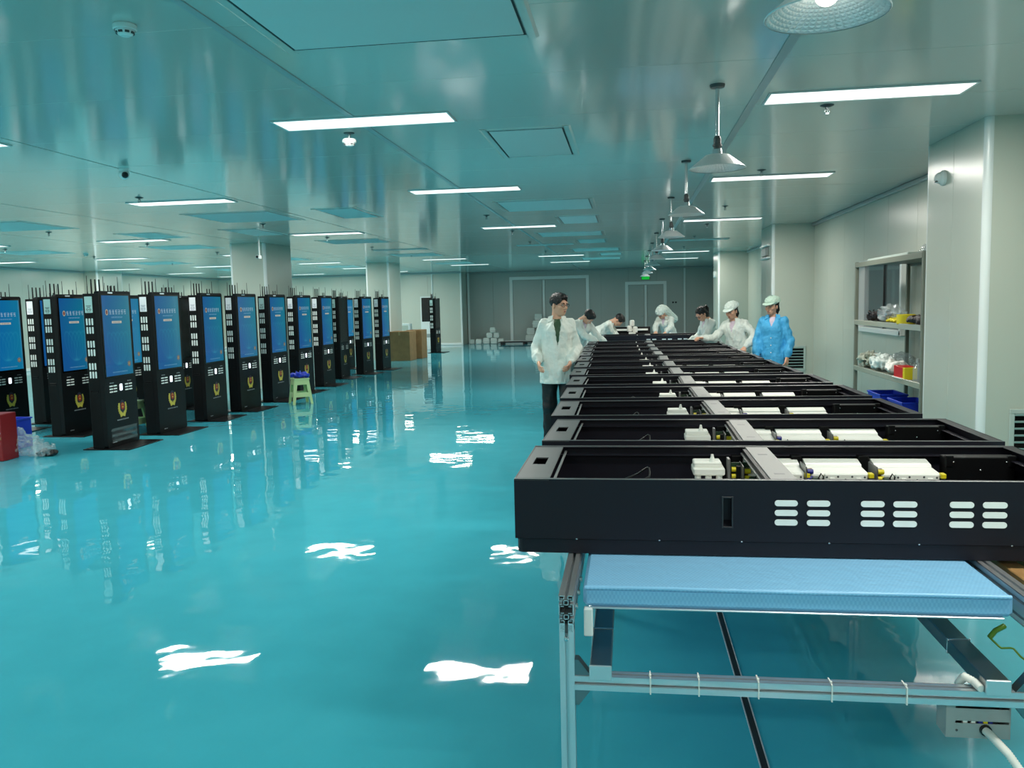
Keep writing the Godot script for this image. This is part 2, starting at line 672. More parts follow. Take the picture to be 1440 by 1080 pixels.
func screen_picture(kind: int) -> ImageTexture:
	# the welcome page on the kiosks: blue field with a pale lotus of curves, badge, title, two small lines and a button
	var W := 256
	var Hh := 448
	var r := RandomNumberGenerator.new()
	r.seed = 77
	var im := Image.create(W, Hh, false, Image.FORMAT_RGB8)
	for y in Hh:
		for x in W:
			var u := float(x) / W
			var w := float(y) / Hh
			var c := Color(0.1, 0.37, 0.63).lerp(Color(0.08, 0.52, 0.6), clampf(u * 0.8 + 0.15 * sin(w * 5.0), 0, 1))
			if kind == 1:
				c = Color(0.06, 0.42, 0.7).lerp(Color(0.08, 0.52, 0.68), u)
			var px := (u - 0.5) / 0.34
			var py := (w - 0.66) / 0.2
			var petal := 0.0
			for k in 5:
				var cx := (k - 2) * 0.28
				var e := absf(sqrt(pow((px - cx * (1.0 - py * 0.6)) / 0.45, 2.0) + py * py) - 1.0)
				petal += 0.10 * maxf(0.0, 1.0 - e * 9.0)
			c = c.lerp(Color(0.35, 0.85, 0.85), minf(petal, 0.5))
			im.set_pixel(x, y, c)
	var white := Color(0.78, 0.86, 0.92)
	for y in range(-17, 18):
		for x in range(-13, 14):
			var e := pow(x / 13.0, 2) + pow(y / 17.0, 2)
			if e < 1.0:
				im.set_pixel(40 + x, 92 + y, Color(0.75, 0.72, 0.6) if e > 0.45 else Color(0.5, 0.3, 0.3))
	for k in 6:
		glyph(im, 62 + k * 28, 80, 24, white, r)
	for k in 12:
		glyph(im, 80 + k * 9, 118, 7, Color(0.6, 0.75, 0.88), r)
	im.fill_rect(Rect2i(82, 142, 92, 13), Color(0.82, 0.8, 0.74))
	for k in 9:
		glyph(im, 92 + k * 8, 146, 6, Color(0.3, 0.4, 0.5), r)
	for y in range(-20, 21):
		for x in range(-20, 21):
			var rr := sqrt(x * x + y * y)
			if rr < 11.0 + 7.0 * absf(sin(atan2(y, x) * 3.0)):
				im.set_pixel(222 + x, 388 + y, Color(0.5, 0.45, 0.42) if rr > 7.0 else Color(0.6, 0.58, 0.42))
	for k in 18:
		glyph(im, 60 + k * 8, 426, 6, Color(0.5, 0.7, 0.8), r)
	return ImageTexture.create_from_image(im)

# ---------------------------------------------------------------- the room
func wall_run(root: Node3D, a: Vector3, b: Vector3, inward: Vector3, width := 1.18, holes := [], paint := "wall_paint") -> void:
	# upright steel panels from a to b (floor points), proud of a backing; holes are [from, to, low, high] along the run
	var run := b - a
	var length := run.length()
	var dir := run / length
	var turn := Basis(dir, Vector3.UP, dir.cross(Vector3.UP))
	if turn.z.dot(inward) < 0.0:
		turn = Basis(-dir, Vector3.UP, (-dir).cross(Vector3.UP))
	var shared := {}
	var s := 0.0
	while s < length - 0.02:
		var e := minf(s + width, length)
		var pieces := [[s, e, 0.0, TOP]]
		for hole in holes:
			if hole[0] < e and hole[1] > s:
				pieces = [[s, e, 0.0, hole[2]], [s, e, hole[3], TOP]]
				if s < hole[0]:
					pieces.append([s, hole[0], hole[2], hole[3]])
				if e > hole[1]:
					pieces.append([hole[1], e, hole[2], hole[3]])
		for p in pieces:
			var size := Vector3(p[1] - p[0] - 0.003, p[3] - p[2], 0.05)
			if size.x < 0.01 or size.y < 0.01:
				continue
			var key := "%.3f %.3f" % [size.x, size.y]
			if not shared.has(key):
				shared[key] = G.new().rbox(Vector3.ZERO, size, 0.0025).mesh()
			part("wall_panel", shared[key], paint, root, a + dir * (p[0] + p[1]) * 0.5 + Vector3.UP * (p[2] + p[3]) * 0.5 - inward * 0.025, turn)
		s = e

func pillar(x0: float, x1: float, z0: float, z1: float, faces: Array, duct := []) -> void:
	# a column clad in steel panels with rounded white edges; z0 is its face towards the hall's entrance
	# duct: [x from, x to, y from, y to] of an opening in the face towards the entrance, with a hollow behind it
	var root := setting("pillar")
	var r := 0.045
	part("core", G.new().span(Vector3(x0 + 0.02, 0, z0 - (0.5 if duct else 0.02)), Vector3(x1 - 0.02, TOP, z1 + 0.02)), "joint", root)
	for f in faces:
		match f:
			"near":
				if duct:
					for q in [[x0 + r, duct[0], 0.0, TOP], [duct[1], x1 - r, 0.0, TOP], [duct[0], duct[1], 0.0, duct[2]], [duct[0], duct[1], duct[3], TOP]]:
						part("cladding_panel", G.new().span(Vector3(q[0], q[2], z0 - 0.02), Vector3(q[1], q[3], z0)), "wall_paint", root)
				else:
					part("cladding_panel", G.new().rbox(Vector3((x0 + x1) / 2, TOP / 2, z0 - 0.01), Vector3(x1 - x0 - 2 * r, TOP, 0.02), 0.002), "wall_paint", root)
			"far":
				part("cladding_panel", G.new().rbox(Vector3((x0 + x1) / 2, TOP / 2, z1 + 0.01), Vector3(x1 - x0 - 2 * r, TOP, 0.02), 0.002), "wall_paint", root)
			"left", "right":
				var x := x0 + 0.01 if f == "left" else x1 - 0.01
				for k in 2:
					var l := (z0 - z1 - 2 * r) / 2
					part("cladding_panel", G.new().rbox(Vector3(x, TOP / 2, z1 + r + l * (k + 0.5)), Vector3(0.02, TOP, l - 0.003), 0.002), "wall_paint", root)
	for sx in [0, 1]:
		for sz in [0, 1]:
			var c := Vector3(x1 - r if sx else x0 + r, TOP / 2, z1 + r if sz else z0 - r)
			part("corner_trim", G.new().at(c).lathe([Vector2(r + 0.002, -TOP / 2), Vector2(r + 0.002, TOP / 2)], 20), "white_trim", root)

func room() -> void:
	var g := G.new().span(Vector3(LEFT - 0.3, -0.2, BACK - 0.3), Vector3(RIGHT + 2.2, 0, REAR + 0.3))
	var fl := MeshInstance3D.new()
	fl.name = "floor"
	fl.mesh = g.mesh()
	fl.material_override = mats["epoxy"]
	add_child(fl)
	node(fl, "glossy seamless teal epoxy floor", "", "", "structure")
	# metal strip let into the floor under the table
	var strip := setting("trim_1", "narrow dark metal strip let into the teal floor")
	part("strip", G.new().rbox(Vector3(0.47, 0.001, -16.0), Vector3(0.024, 0.004, 34.0), 0.001), "floor_strip", strip)
	for s in [-1.0, 1.0]:
		part("strip_edge", G.new().rbox(Vector3(0.47 + s * 0.015, 0.0015, -16.0), Vector3(0.005, 0.006, 34.0), 0.001), "aluminium", strip)
	# ceiling: backing, panels between the long joints, two flat battens
	var ce := setting("ceiling", "glossy pale steel panel ceiling")
	part("backing", G.new().span(Vector3(LEFT - 0.3, TOP + 0.03, BACK - 0.3), Vector3(RIGHT + 0.3, TOP + 0.2, REAR + 0.3)), "joint", ce)
	var xs := [RIGHT, 0.91, -2.03, -4.95, -7.85, -10.75, -13.65, LEFT]
	var wide := {-4.95: 0.02, -7.85: 0.02, -10.75: 0.02, -13.65: 0.02}
	var shared := {}
	for k in xs.size() - 1:
		var a: float = xs[k] - wide.get(xs[k], 0.003) * 0.5
		var b: float = xs[k + 1] + wide.get(xs[k + 1], 0.003) * 0.5
		var z := REAR
		while z > BACK + 0.02:
			var e := maxf(z - 1.19, BACK)
			var key := "%.3f %.3f" % [a - b, z - e]
			if not shared.has(key):
				shared[key] = G.new().rbox(Vector3.ZERO, Vector3(a - b, 0.03, z - e - 0.0025), 0.002).mesh()
			part("ceiling_panel", shared[key], "ceiling_paint", ce, Vector3((a + b) / 2, TOP + 0.015, (z + e) / 2))
			z = e
	for x in [0.91, -2.03]:
		part("batten", G.new().rbox(Vector3(x, TOP - 0.003, (REAR + BACK) / 2), Vector3(0.06 if x > 0 else 0.05, 0.006, REAR - BACK), 0.002), "ceiling_batten", ce)
	# walls
	var w := setting("wall_right", "pale steel panel wall behind the parts rack")
	wall_run(w, Vector3(RIGHT, 0, REAR), Vector3(RIGHT, 0, BACK), Vector3(-1, 0, 0), 1.18, [[REAR + 11.45, REAR + 13.55, 1.15, 2.2]])
	w = setting("wall_back", "dim grey steel panel wall with two double doors")
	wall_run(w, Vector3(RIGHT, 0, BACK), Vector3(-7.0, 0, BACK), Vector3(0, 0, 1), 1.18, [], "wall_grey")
	w = setting("wall_left", "pale steel panel wall behind the rear kiosks")
	wall_run(w, Vector3(LEFT, 0, REAR), Vector3(LEFT, 0, BACK), Vector3(1, 0, 0))
	w = setting("wall_rear", "steel panel wall at the entrance end of the hall")
	wall_run(w, Vector3(LEFT, 0, REAR), Vector3(RIGHT, 0, REAR), Vector3(0, 0, -1))
	w = setting("wall_alcove", "pale steel panel wall beside the white foam piles")
	wall_run(w, Vector3(LEFT, 0, -35.0), Vector3(-7.05, 0, -35.0), Vector3(0, 0, 1), 1.9)
	wall_run(w, Vector3(-7.05, 0, -35.0), Vector3(-7.05, 0, BACK), Vector3(1, 0, 0), 1.9)
	# pillars
	pillar(2.88, RIGHT + 0.3, -7.35, -8.71, ["near", "left", "far"], [3.15, 3.45, 0.25, 0.69])
	pillar(2.77, RIGHT + 0.3, -16.85, -18.2, ["near", "left", "far"], [3.045, 3.385, 0.28, 0.72])
	pillar(2.68, RIGHT + 0.3, -25.8, -27.2, ["near", "left", "far"])
	pillar(-8.4, -7.6, -16.9, -18.3, ["near", "left", "right", "far"])
	pillar(-8.25, -7.5, -25.75, -27.15, ["near", "left", "right", "far"])
	pillar(LEFT - 0.2, LEFT + 0.5, -25.75, -27.15, ["near", "right", "far"])
	pillar(LEFT - 0.2, LEFT + 0.5, -16.9, -18.3, ["near", "right", "far"])
	# covings along floor and ceiling
	var covings := [
		["baseboard_right", Vector3(RIGHT - 0.02, 0.05, (REAR + BACK) / 2), Vector3(0.04, 0.1, REAR - BACK)],
		["baseboard_back", Vector3((RIGHT - 7.0) / 2, 0.05, BACK + 0.02), Vector3(RIGHT + 7.0, 0.1, 0.04)],
		["baseboard_left", Vector3(LEFT + 0.02, 0.05, (REAR + BACK) / 2), Vector3(0.04, 0.1, REAR - BACK)],
		["baseboard_alcove", Vector3((LEFT - 7.05) / 2, 0.05, -34.98), Vector3(-7.05 - LEFT, 0.1, 0.04)],
		["trim_2", Vector3(RIGHT - 0.025, TOP - 0.03, (REAR + BACK) / 2), Vector3(0.05, 0.06, REAR - BACK)],
		["trim_3", Vector3((RIGHT - 7.0) / 2, TOP - 0.03, BACK + 0.025), Vector3(RIGHT + 7.0, 0.06, 0.05)],
		["trim_4", Vector3(LEFT + 0.025, TOP - 0.03, (REAR + BACK) / 2), Vector3(0.05, 0.06, REAR - BACK)],
		["trim_5", Vector3((LEFT - 7.05) / 2, TOP - 0.03, -34.975), Vector3(-7.05 - LEFT, 0.06, 0.05)],
		["trim_6", Vector3(2.38, TOP / 2, BACK + 0.02), Vector3(0.08, TOP, 0.04)],
		["trim_7", Vector3(-6.98, TOP / 2, BACK + 0.03), Vector3(0.1, TOP, 0.06)],
		["trim_8", Vector3(-8.3, TOP / 2, -34.98), Vector3(0.06, TOP, 0.04)],
		["trim_9", Vector3(-7.05, TOP / 2, -34.99), Vector3(0.08, TOP, 0.06)],
	]
	for c in covings:
		var o := setting(c[0])
		part("strip", G.new().rbox(c[1], c[2], 0.012), "ceiling_batten" if c[0] in ["trim_2", "trim_3", "trim_4", "trim_5"] else "white_trim", o)
	# double doors in the back wall
	for dd in [["door_1", -5.07, -1.74, 2.8, -3.64], ["door_2", -0.06, 1.56, 2.46, 0.74]]:
		var o := setting(dd[0], "tall double door with white frame beside the foam piles" if dd[0] == "door_1" else "double door with white frame under the green exit sign")
		for x in [dd[1], dd[2]]:
			part("door_post", G.new().rbox(Vector3(x, dd[3] / 2, BACK + 0.02), Vector3(0.14, dd[3], 0.06), 0.01), "white_trim", o)
		part("door_head", G.new().rbox(Vector3((dd[1] + dd[2]) / 2, dd[3], BACK + 0.02), Vector3(dd[2] - dd[1] + 0.14, 0.14, 0.062), 0.01), "white_trim", o)
		part("meeting_stile", G.new().rbox(Vector3(dd[4], dd[3] / 2 - 0.04, BACK + 0.025), Vector3(0.1, dd[3] - 0.1, 0.05), 0.01), "white_trim", o)
		for q in [[dd[1], dd[4]], [dd[4], dd[2]]]:
			var leaf := part("door_leaf", G.new().rbox(Vector3((q[0] + q[1]) / 2, dd[3] / 2 - 0.03, BACK + 0.015), Vector3(q[1] - q[0] - 0.16, dd[3] - 0.12, 0.03), 0.004), "wall_grey", o)
			part("handle", G.new().rbox(Vector3(dd[4] + (0.16 if q[0] == dd[4] else -0.16), 1.05, BACK + 0.05), Vector3(0.12, 0.03, 0.04), 0.008), "bright_steel", leaf)
	# window into the next room
	var win := setting("window_1", "window in the pale wall behind the parts rack")
	var zc := -12.5
	var zl := 2.1
	for s in [-1.0, 1.0]:
		part("window_frame", G.new().rbox(Vector3(RIGHT - 0.01, 1.675, zc + s * (zl / 2 - 0.03)), Vector3(0.1, 1.05, 0.07), 0.006), "white_trim", win)
		part("window_frame", G.new().rbox(Vector3(RIGHT - 0.01, 1.675 + s * 0.495, zc), Vector3(0.1, 0.07, zl), 0.006), "white_trim", win)
	part("mullion", G.new().rbox(Vector3(RIGHT + 0.02, 1.675, zc + 0.1), Vector3(0.05, 0.95, 0.03), 0.004), "dark_bronze", win)
	for s in [-1.0, 1.0]:
		part("pane", G.new().box(Vector3(RIGHT + 0.02, 1.675, zc + 0.05 + s * 0.5), Vector3(0.006, 0.93, 0.96)), "glass", win)
	var nx := setting("wall_beyond", "pinkish wall of the room seen through the window")
	part("wall_panel", G.new().span(Vector3(RIGHT + 1.2, 0, -16.2), Vector3(RIGHT + 1.35, TOP, -9.2)), "pink_wall", nx)
	for z in [-16.2, -9.2]:
		part("wall_panel", G.new().box(Vector3(RIGHT + 0.7, TOP / 2, z), Vector3(1.2, TOP, 0.1)), "pink_wall", nx)
	var nl := thing("ceiling_lamp", "slim panel lamp in the room beyond the window", "lamp", Vector3(RIGHT + 0.62, TOP, -12.6))
	part("lamp_diffuser", G.new().box(Vector3(0, -0.006, 0), Vector3(0.3, 0.01, 1.2)), "lamp_glow", nl)
	var al := AreaLight3D.new()
	al.name = "panel_light"
	al.area_size = Vector2(0.3, 1.2)
	al.light_color = LAMP_WHITE
	al.light_energy = 0.8
	al.area_range = 40.0
	al.area_attenuation = 2.0
	al.shadow_enabled = true
	al.rotation.x = -PI / 2
	al.position = Vector3(0, -0.016, 0)
	nl.add_child(al)
	part("soffit", G.new().span(Vector3(RIGHT, TOP, -16.2), Vector3(RIGHT + 1.35, TOP + 0.1, -9.2)), "pink_wall", nx)

# ---------------------------------------------------------------- lights
func ceiling_lights() -> void:
	var frame := G.new()
	for s in [-1.0, 1.0]:
		frame.rbox(Vector3(s * 0.678, -0.006, 0), Vector3(0.016, 0.012, 0.35), 0.002)
		frame.rbox(Vector3(0, -0.006, s * 0.167), Vector3(1.34, 0.012, 0.016), 0.002)
	var fm := frame.mesh()
	var dm := G.new().box(Vector3(0, -0.004, 0), Vector3(1.34, 0.006, 0.318)).mesh()
	for col in [1.67, -1.98, -5.63, -9.6, -13.1, -16.3]:
		for z in [6.2, 2.0, -2.1, -6.3, -10.28, -15.4, -20.3, -25.1, -29.0, -32.8]:
			if z == -32.8 and col > -9.0:
				continue
			var x: float = col - (0.012 * (z + 18.0) if col < -5.0 else 0.0)
			var off: bool = z == -20.3 and col > -6.0 or z == -2.1 and col == -1.98
			var t := thing("ceiling_lamp", "unlit pale panel lamp set in the ceiling" if off else "glowing white slim panel lamp set in the ceiling", "lamp", Vector3(x, TOP, z), 0.0, "unlit ceiling panel lamps" if off else "lit ceiling panel lamps")
			part("lamp_frame", fm, "lamp_frame", t)
			part("lamp_diffuser", dm, "lamp_off" if off else "lamp_glow", t)
			if off:
				continue
			var l := AreaLight3D.new()
			l.name = "panel_light"
			l.area_size = Vector2(1.33, 0.31)
			l.light_color = LAMP_WHITE
			l.light_energy = LAMP_POWER
			l.area_range = 60.0
			l.area_attenuation = 2.0
			l.shadow_enabled = true
			l.rotation.x = -PI / 2
			l.position = Vector3(0, -0.014, 0)
			t.add_child(l)

func pendant_meshes() -> Dictionary:
	var d := {}
	d["canopy"] = G.new().lathe([Vector2(0.0, -0.022), Vector2(0.045, -0.02), Vector2(0.05, -0.006), Vector2(0.05, 0.0)], 20).mesh()
	d["rod"] = G.new().tube([Vector3(0, -0.01, 0), Vector3(0, -0.34, 0)], 0.0135, 10).mesh()
	d["socket"] = G.new().lathe([Vector2(0.0, -0.42), Vector2(0.024, -0.42), Vector2(0.026, -0.405), Vector2(0.032, -0.4), Vector2(0.032, -0.39), Vector2(0.026, -0.385), Vector2(0.026, -0.35), Vector2(0.018, -0.335), Vector2(0.0, -0.33)], 18).mesh()
	d["neck"] = G.new().lathe([Vector2(0.036, -0.462), Vector2(0.03, -0.42), Vector2(0.022, -0.415), Vector2(0.0, -0.415)], 18).mesh()
	var out := G.new().lathe([Vector2(0.185, -0.548), Vector2(0.188, -0.545), Vector2(0.182, -0.54), Vector2(0.082, -0.462), Vector2(0.07, -0.458), Vector2(0.0, -0.456)], 36)
	d["shade"] = out.mesh()
	# facetted inside of the reflector: rings and ribs
	var ins := G.new()
	for k in 9:
		var a := 0.183 - k * 0.0125
		var b := a - 0.0125
		var ya := -0.546 + k * 0.0089
		var yb := ya + 0.0089
		for j in 48:
			var p := TAU * j / 48
			var q := TAU * (j + 1) / 48
			var m := (p + q) / 2
			var pts := [Vector3(a * cos(p), ya, a * sin(p)), Vector3(a * cos(q), ya, a * sin(q)), Vector3(b * cos(q), yb, b * sin(q)), Vector3(b * cos(p), yb, b * sin(p))]
			var mid := Vector3((a + b) / 2 * cos(m) * 0.985, (ya + yb) / 2 - 0.0018, (a + b) / 2 * sin(m) * 0.985)
			for e in 4:
				ins.poly([pts[e], pts[(e + 1) % 4], mid], Vector3(-cos(m), -0.8, -sin(m)))
	ins.lathe([Vector2(0.071, -0.466), Vector2(0.0, -0.466)], 24)
	d["reflector"] = ins.mesh()
	d["bulb"] = G.new().ball(Vector3(0, -0.49, 0), Vector3(0.035, 0.03, 0.035)).mesh()
	return d

func ceiling_fittings() -> void:
	var pm := pendant_meshes()
	var z := -2.8
	for k in 10:
		var t := thing("pendant_lamp", "metal cone pendant lamp over the table, %s from the bare blue mat end" % ["first", "second", "third", "fourth", "fifth", "sixth", "seventh", "eighth", "ninth", "tenth"][k], "lamp", Vector3(0.62 if k == 0 else 0.6, TOP, z), 0.0, "metal cone pendant lamps over the table")
		part("canopy", pm["canopy"], "grey_steel", t)
		part("rod", pm["rod"], "bright_steel", t)
		part("socket", pm["socket"], "grey_steel", t)
		part("neck", pm["neck"], "bright_steel", t)
		var s := part("lamp_shade", pm["shade"], "reflector", t)
		part("reflector", pm["reflector"], "reflector", s)
		part("bulb", pm["bulb"], "bulb_glow", t)
		var l := SpotLight3D.new()
		l.name = "bulb_light"
		l.light_color = Color(1.0, 0.97, 0.9)
		l.light_energy = PENDANT_POWER
		l.light_size = 0.03
		l.spot_range = 40.0
		l.spot_attenuation = 2.0
		l.spot_angle = 68.0
		l.spot_angle_attenuation = 0.5
		l.rotation.x = -PI / 2
		l.shadow_enabled = true
		l.position = Vector3(0, -0.535, 0)
		t.add_child(l)
		z -= 3.03
	# square access hatches
	var spots := []
	for zz in [[-3.3, -4.56], [-11.55, -12.88], [-16.85, -17.95], [-22.0, -23.3], [-27.0, -28.2]]:
		for x in [-1.16, -5.78, -9.72, -13.4]:
			if zz[0] < -20.0 and x > -2.0:
				continue
			spots.append([x, 1.38, zz[0], zz[1]])
	for zz in [[-6.85, -8.18], [-13.8, -15.15], [-19.0, -20.2]]:
		spots.append([-0.82, 0.72, zz[0], zz[1]])
	spots.append([-4.14, 0.66, -11.56, -12.9])
	spots.append([-6.75, 0.7, -13.92, -15.28])
	spots.append([-8.7, 0.8, -13.95, -15.15])
	spots.append([-0.85, 1.32, -22.2, -23.4])
	spots.append([-0.85, 1.32, -26.9, -28.0])
	spots.append([-0.5, 0.72, -24.6, -25.6])
	var done := {}
	for s in spots:
		var w: float = s[1]
		var l: float = s[2] - s[3]
		var key := "%.2f %.2f" % [w, l]
		if not done.has(key):
			var fr := G.new()
			for e in [-1.0, 1.0]:
				fr.at(Vector3(e * (w / 2 - 0.02), 0, 0)).prism(PackedVector2Array([Vector2(-0.035, 0), Vector2(0.035, 0), Vector2(0.018, -0.007), Vector2(-0.028, -0.007)] if e > 0 else [Vector2(-0.035, 0), Vector2(0.035, 0), Vector2(0.028, -0.007), Vector2(-0.018, -0.007)]), l + 0.03)
				fr.at(Vector3(0, 0, e * (l / 2 - 0.02)), Basis(Vector3.UP, PI / 2)).prism(PackedVector2Array([Vector2(-0.035, 0), Vector2(0.035, 0), Vector2(0.018, -0.007), Vector2(-0.018, -0.007)]), w - 0.08)
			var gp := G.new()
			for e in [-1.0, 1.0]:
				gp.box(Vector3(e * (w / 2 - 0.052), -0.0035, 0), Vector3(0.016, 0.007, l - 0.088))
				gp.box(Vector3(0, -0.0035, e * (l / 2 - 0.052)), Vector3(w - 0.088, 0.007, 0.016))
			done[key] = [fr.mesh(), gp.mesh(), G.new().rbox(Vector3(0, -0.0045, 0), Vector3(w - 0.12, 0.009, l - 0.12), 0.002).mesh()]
		var lab := "wide square ceiling hatch with thin dark outline" if w > 1.0 else "narrow ceiling hatch with thin dark outline"
		var t := thing("ceiling_hatch", lab, "hatch", Vector3(s[0], TOP, (s[2] + s[3]) / 2), 0.0, "wide ceiling hatches" if w > 1.0 else "narrow ceiling hatches")
		part("hatch_frame", done[key][0], "ceiling_paint", t)
		part("gap_shade", done[key][1], "hatch_gap_shade", t)  # dark strips drawn where the recessed edge would lie in shade
		part("hatch_panel", done[key][2], "hatch_paint", t)
	# sprinklers
	var plate := G.new().lathe([Vector2(0.0, -0.014), Vector2(0.022, -0.014), Vector2(0.05, -0.004), Vector2(0.05, 0.0)], 16).mesh()
	var head := G.new().tube([Vector3(0, -0.01, 0), Vector3(0, -0.03, 0)], 0.012, 8)
	for e in [-1.0, 1.0]:
		head.tube([Vector3(e * 0.01, -0.028, 0), Vector3(e * 0.018, -0.045, 0), Vector3(e * 0.004, -0.062, 0)], 0.003, 6)
	head.tube([Vector3(0, -0.028, 0), Vector3(0, -0.06, 0)], 0.003, 6)
	var hm := head.mesh()
	var rose := G.new().lathe([Vector2(0.0, -0.068), Vector2(0.022, -0.066), Vector2(0.022, -0.063), Vector2(0.0, -0.062)], 14).mesh()
	for x in [1.48, -2.22, -5.97, -9.85, -13.1]:
		for zz in [-6.63, -9.72, -13.25, -16.22, -19.2, -22.8]:
			if x < -2.5 and zz > -8.0 or x == -2.22 and zz > -12.0:
				continue
			var t := thing("sprinkler_head", "small chrome fire sprinkler head hanging from the ceiling", "sprinkler", Vector3(x, TOP, zz), 0.0, "sprinkler heads in the ceiling")
			part("plate", plate, "grey_steel", t)
			part("frame", hm, "galvanised", t)
			part("deflector", rose, "bright_steel", t)
	# smoke detectors
	for a in [[-2.45, -3.96, 0.0, "large round white smoke detector beside the big ceiling hatch"], [-2.24, -6.7, 0.05, "round white smoke detector hanging on a short stem behind the first panel lamp"], [-12.66, -18.26, 0.0, "round white smoke detector above the rear kiosks"]]:
		var t := thing("smoke_detector", a[3], "detector", Vector3(a[0], TOP - a[2], a[1]))
		if a[2] > 0.0:
			part("stem", G.new().tube([Vector3(0, a[2], 0), Vector3(0, -0.01, 0)], 0.012, 8), "bright_steel", t)
			part("plate", G.new().lathe([Vector2(0.0, a[2] - 0.008), Vector2(0.04, a[2] - 0.006), Vector2(0.045, a[2])], 18), "grey_steel", t)
		part("base", G.new().lathe([Vector2(0.05, -0.03), Vector2(0.056, -0.024), Vector2(0.056, -0.006), Vector2(0.052, 0.0), Vector2(0.0, 0.0)], 24), "white_trim", t)
		part("sensor_cage", G.new().lathe([Vector2(0.0, -0.056), Vector2(0.022, -0.056), Vector2(0.034, -0.05), Vector2(0.044, -0.032), Vector2(0.046, -0.03)], 24), "white_trim", t)
		var slots := G.new()
		for k in 8:
			var an := TAU * k / 8
			slots.at(Vector3(cos(an) * 0.04, -0.041, sin(an) * 0.04), Basis(Vector3.UP, -an)).box(Vector3.ZERO, Vector3(0.006, 0.01, 0.02))
		part("slot", slots, "grey_steel", t)
	# small ceiling camera on the long joint
	var c := thing("security_camera", "small white ceiling camera with dark lens on the long joint", "camera", Vector3(-4.93, TOP, -7.79))
	part("mount", G.new().lathe([Vector2(0.03, -0.03), Vector2(0.045, -0.02), Vector2(0.05, 0.0), Vector2(0.0, 0.0)], 20), "white_trim", c)
	part("housing", G.new().ball(Vector3(0, -0.05, 0), Vector3(0.052, 0.052, 0.052)), "white_trim", c)
	part("lens", G.new().ball(Vector3(0.03, -0.062, 0.03), Vector3(0.032, 0.032, 0.032)), "wire_black", c)
	c = thing("security_camera", "white camera on a drop rod beside the kiosk row pillar", "camera", Vector3(-7.1, TOP, -15.52))
	part("rod", G.new().tube([Vector3(0, 0, 0), Vector3(0, -0.36, 0)], 0.018, 8), "white_trim", c)
	part("housing", G.new().rbox(Vector3(0, -0.39, 0.03), Vector3(0.07, 0.07, 0.14), 0.012), "white_trim", c)
	part("lens", G.new().ball(Vector3(0, -0.39, 0.1), Vector3(0.026, 0.026, 0.02)), "wire_black", c)

# ---------------------------------------------------------------- kiosks
func rounded_rect(w: float, h: float, r: float, seg := 4) -> PackedVector2Array:
	var p := PackedVector2Array()
	for q in [[1, 1, 0], [-1, 1, 1], [-1, -1, 2], [1, -1, 3]]:
		for k in seg + 1:
			var a: float = (q[2] + float(k) / seg) * PI / 2
			p.append(Vector2(q[0] * (w / 2 - r), q[1] * (h / 2 - r)) + Vector2(cos(a), sin(a)) * r)
	return p

func tiny_text(g: G, count: int, size: float, gap: float, sd: int) -> G:
	# a line of dense characters built of thin raised strokes, centred, in x and y
	var r := RandomNumberGenerator.new()
	r.seed = sd
	for k in count:
		var x0 := (k - count / 2.0) * (size + gap)
		for j in 3:
			g.box(Vector3(x0 + size / 2, (j - 1) * size * 0.4, 0), Vector3(size * r.randf_range(0.6, 1.0), size * 0.16, 0.001))
		g.box(Vector3(x0 + size * r.randf_range(0.3, 0.7), 0, 0), Vector3(size * 0.16, size, 0.001))
	return g

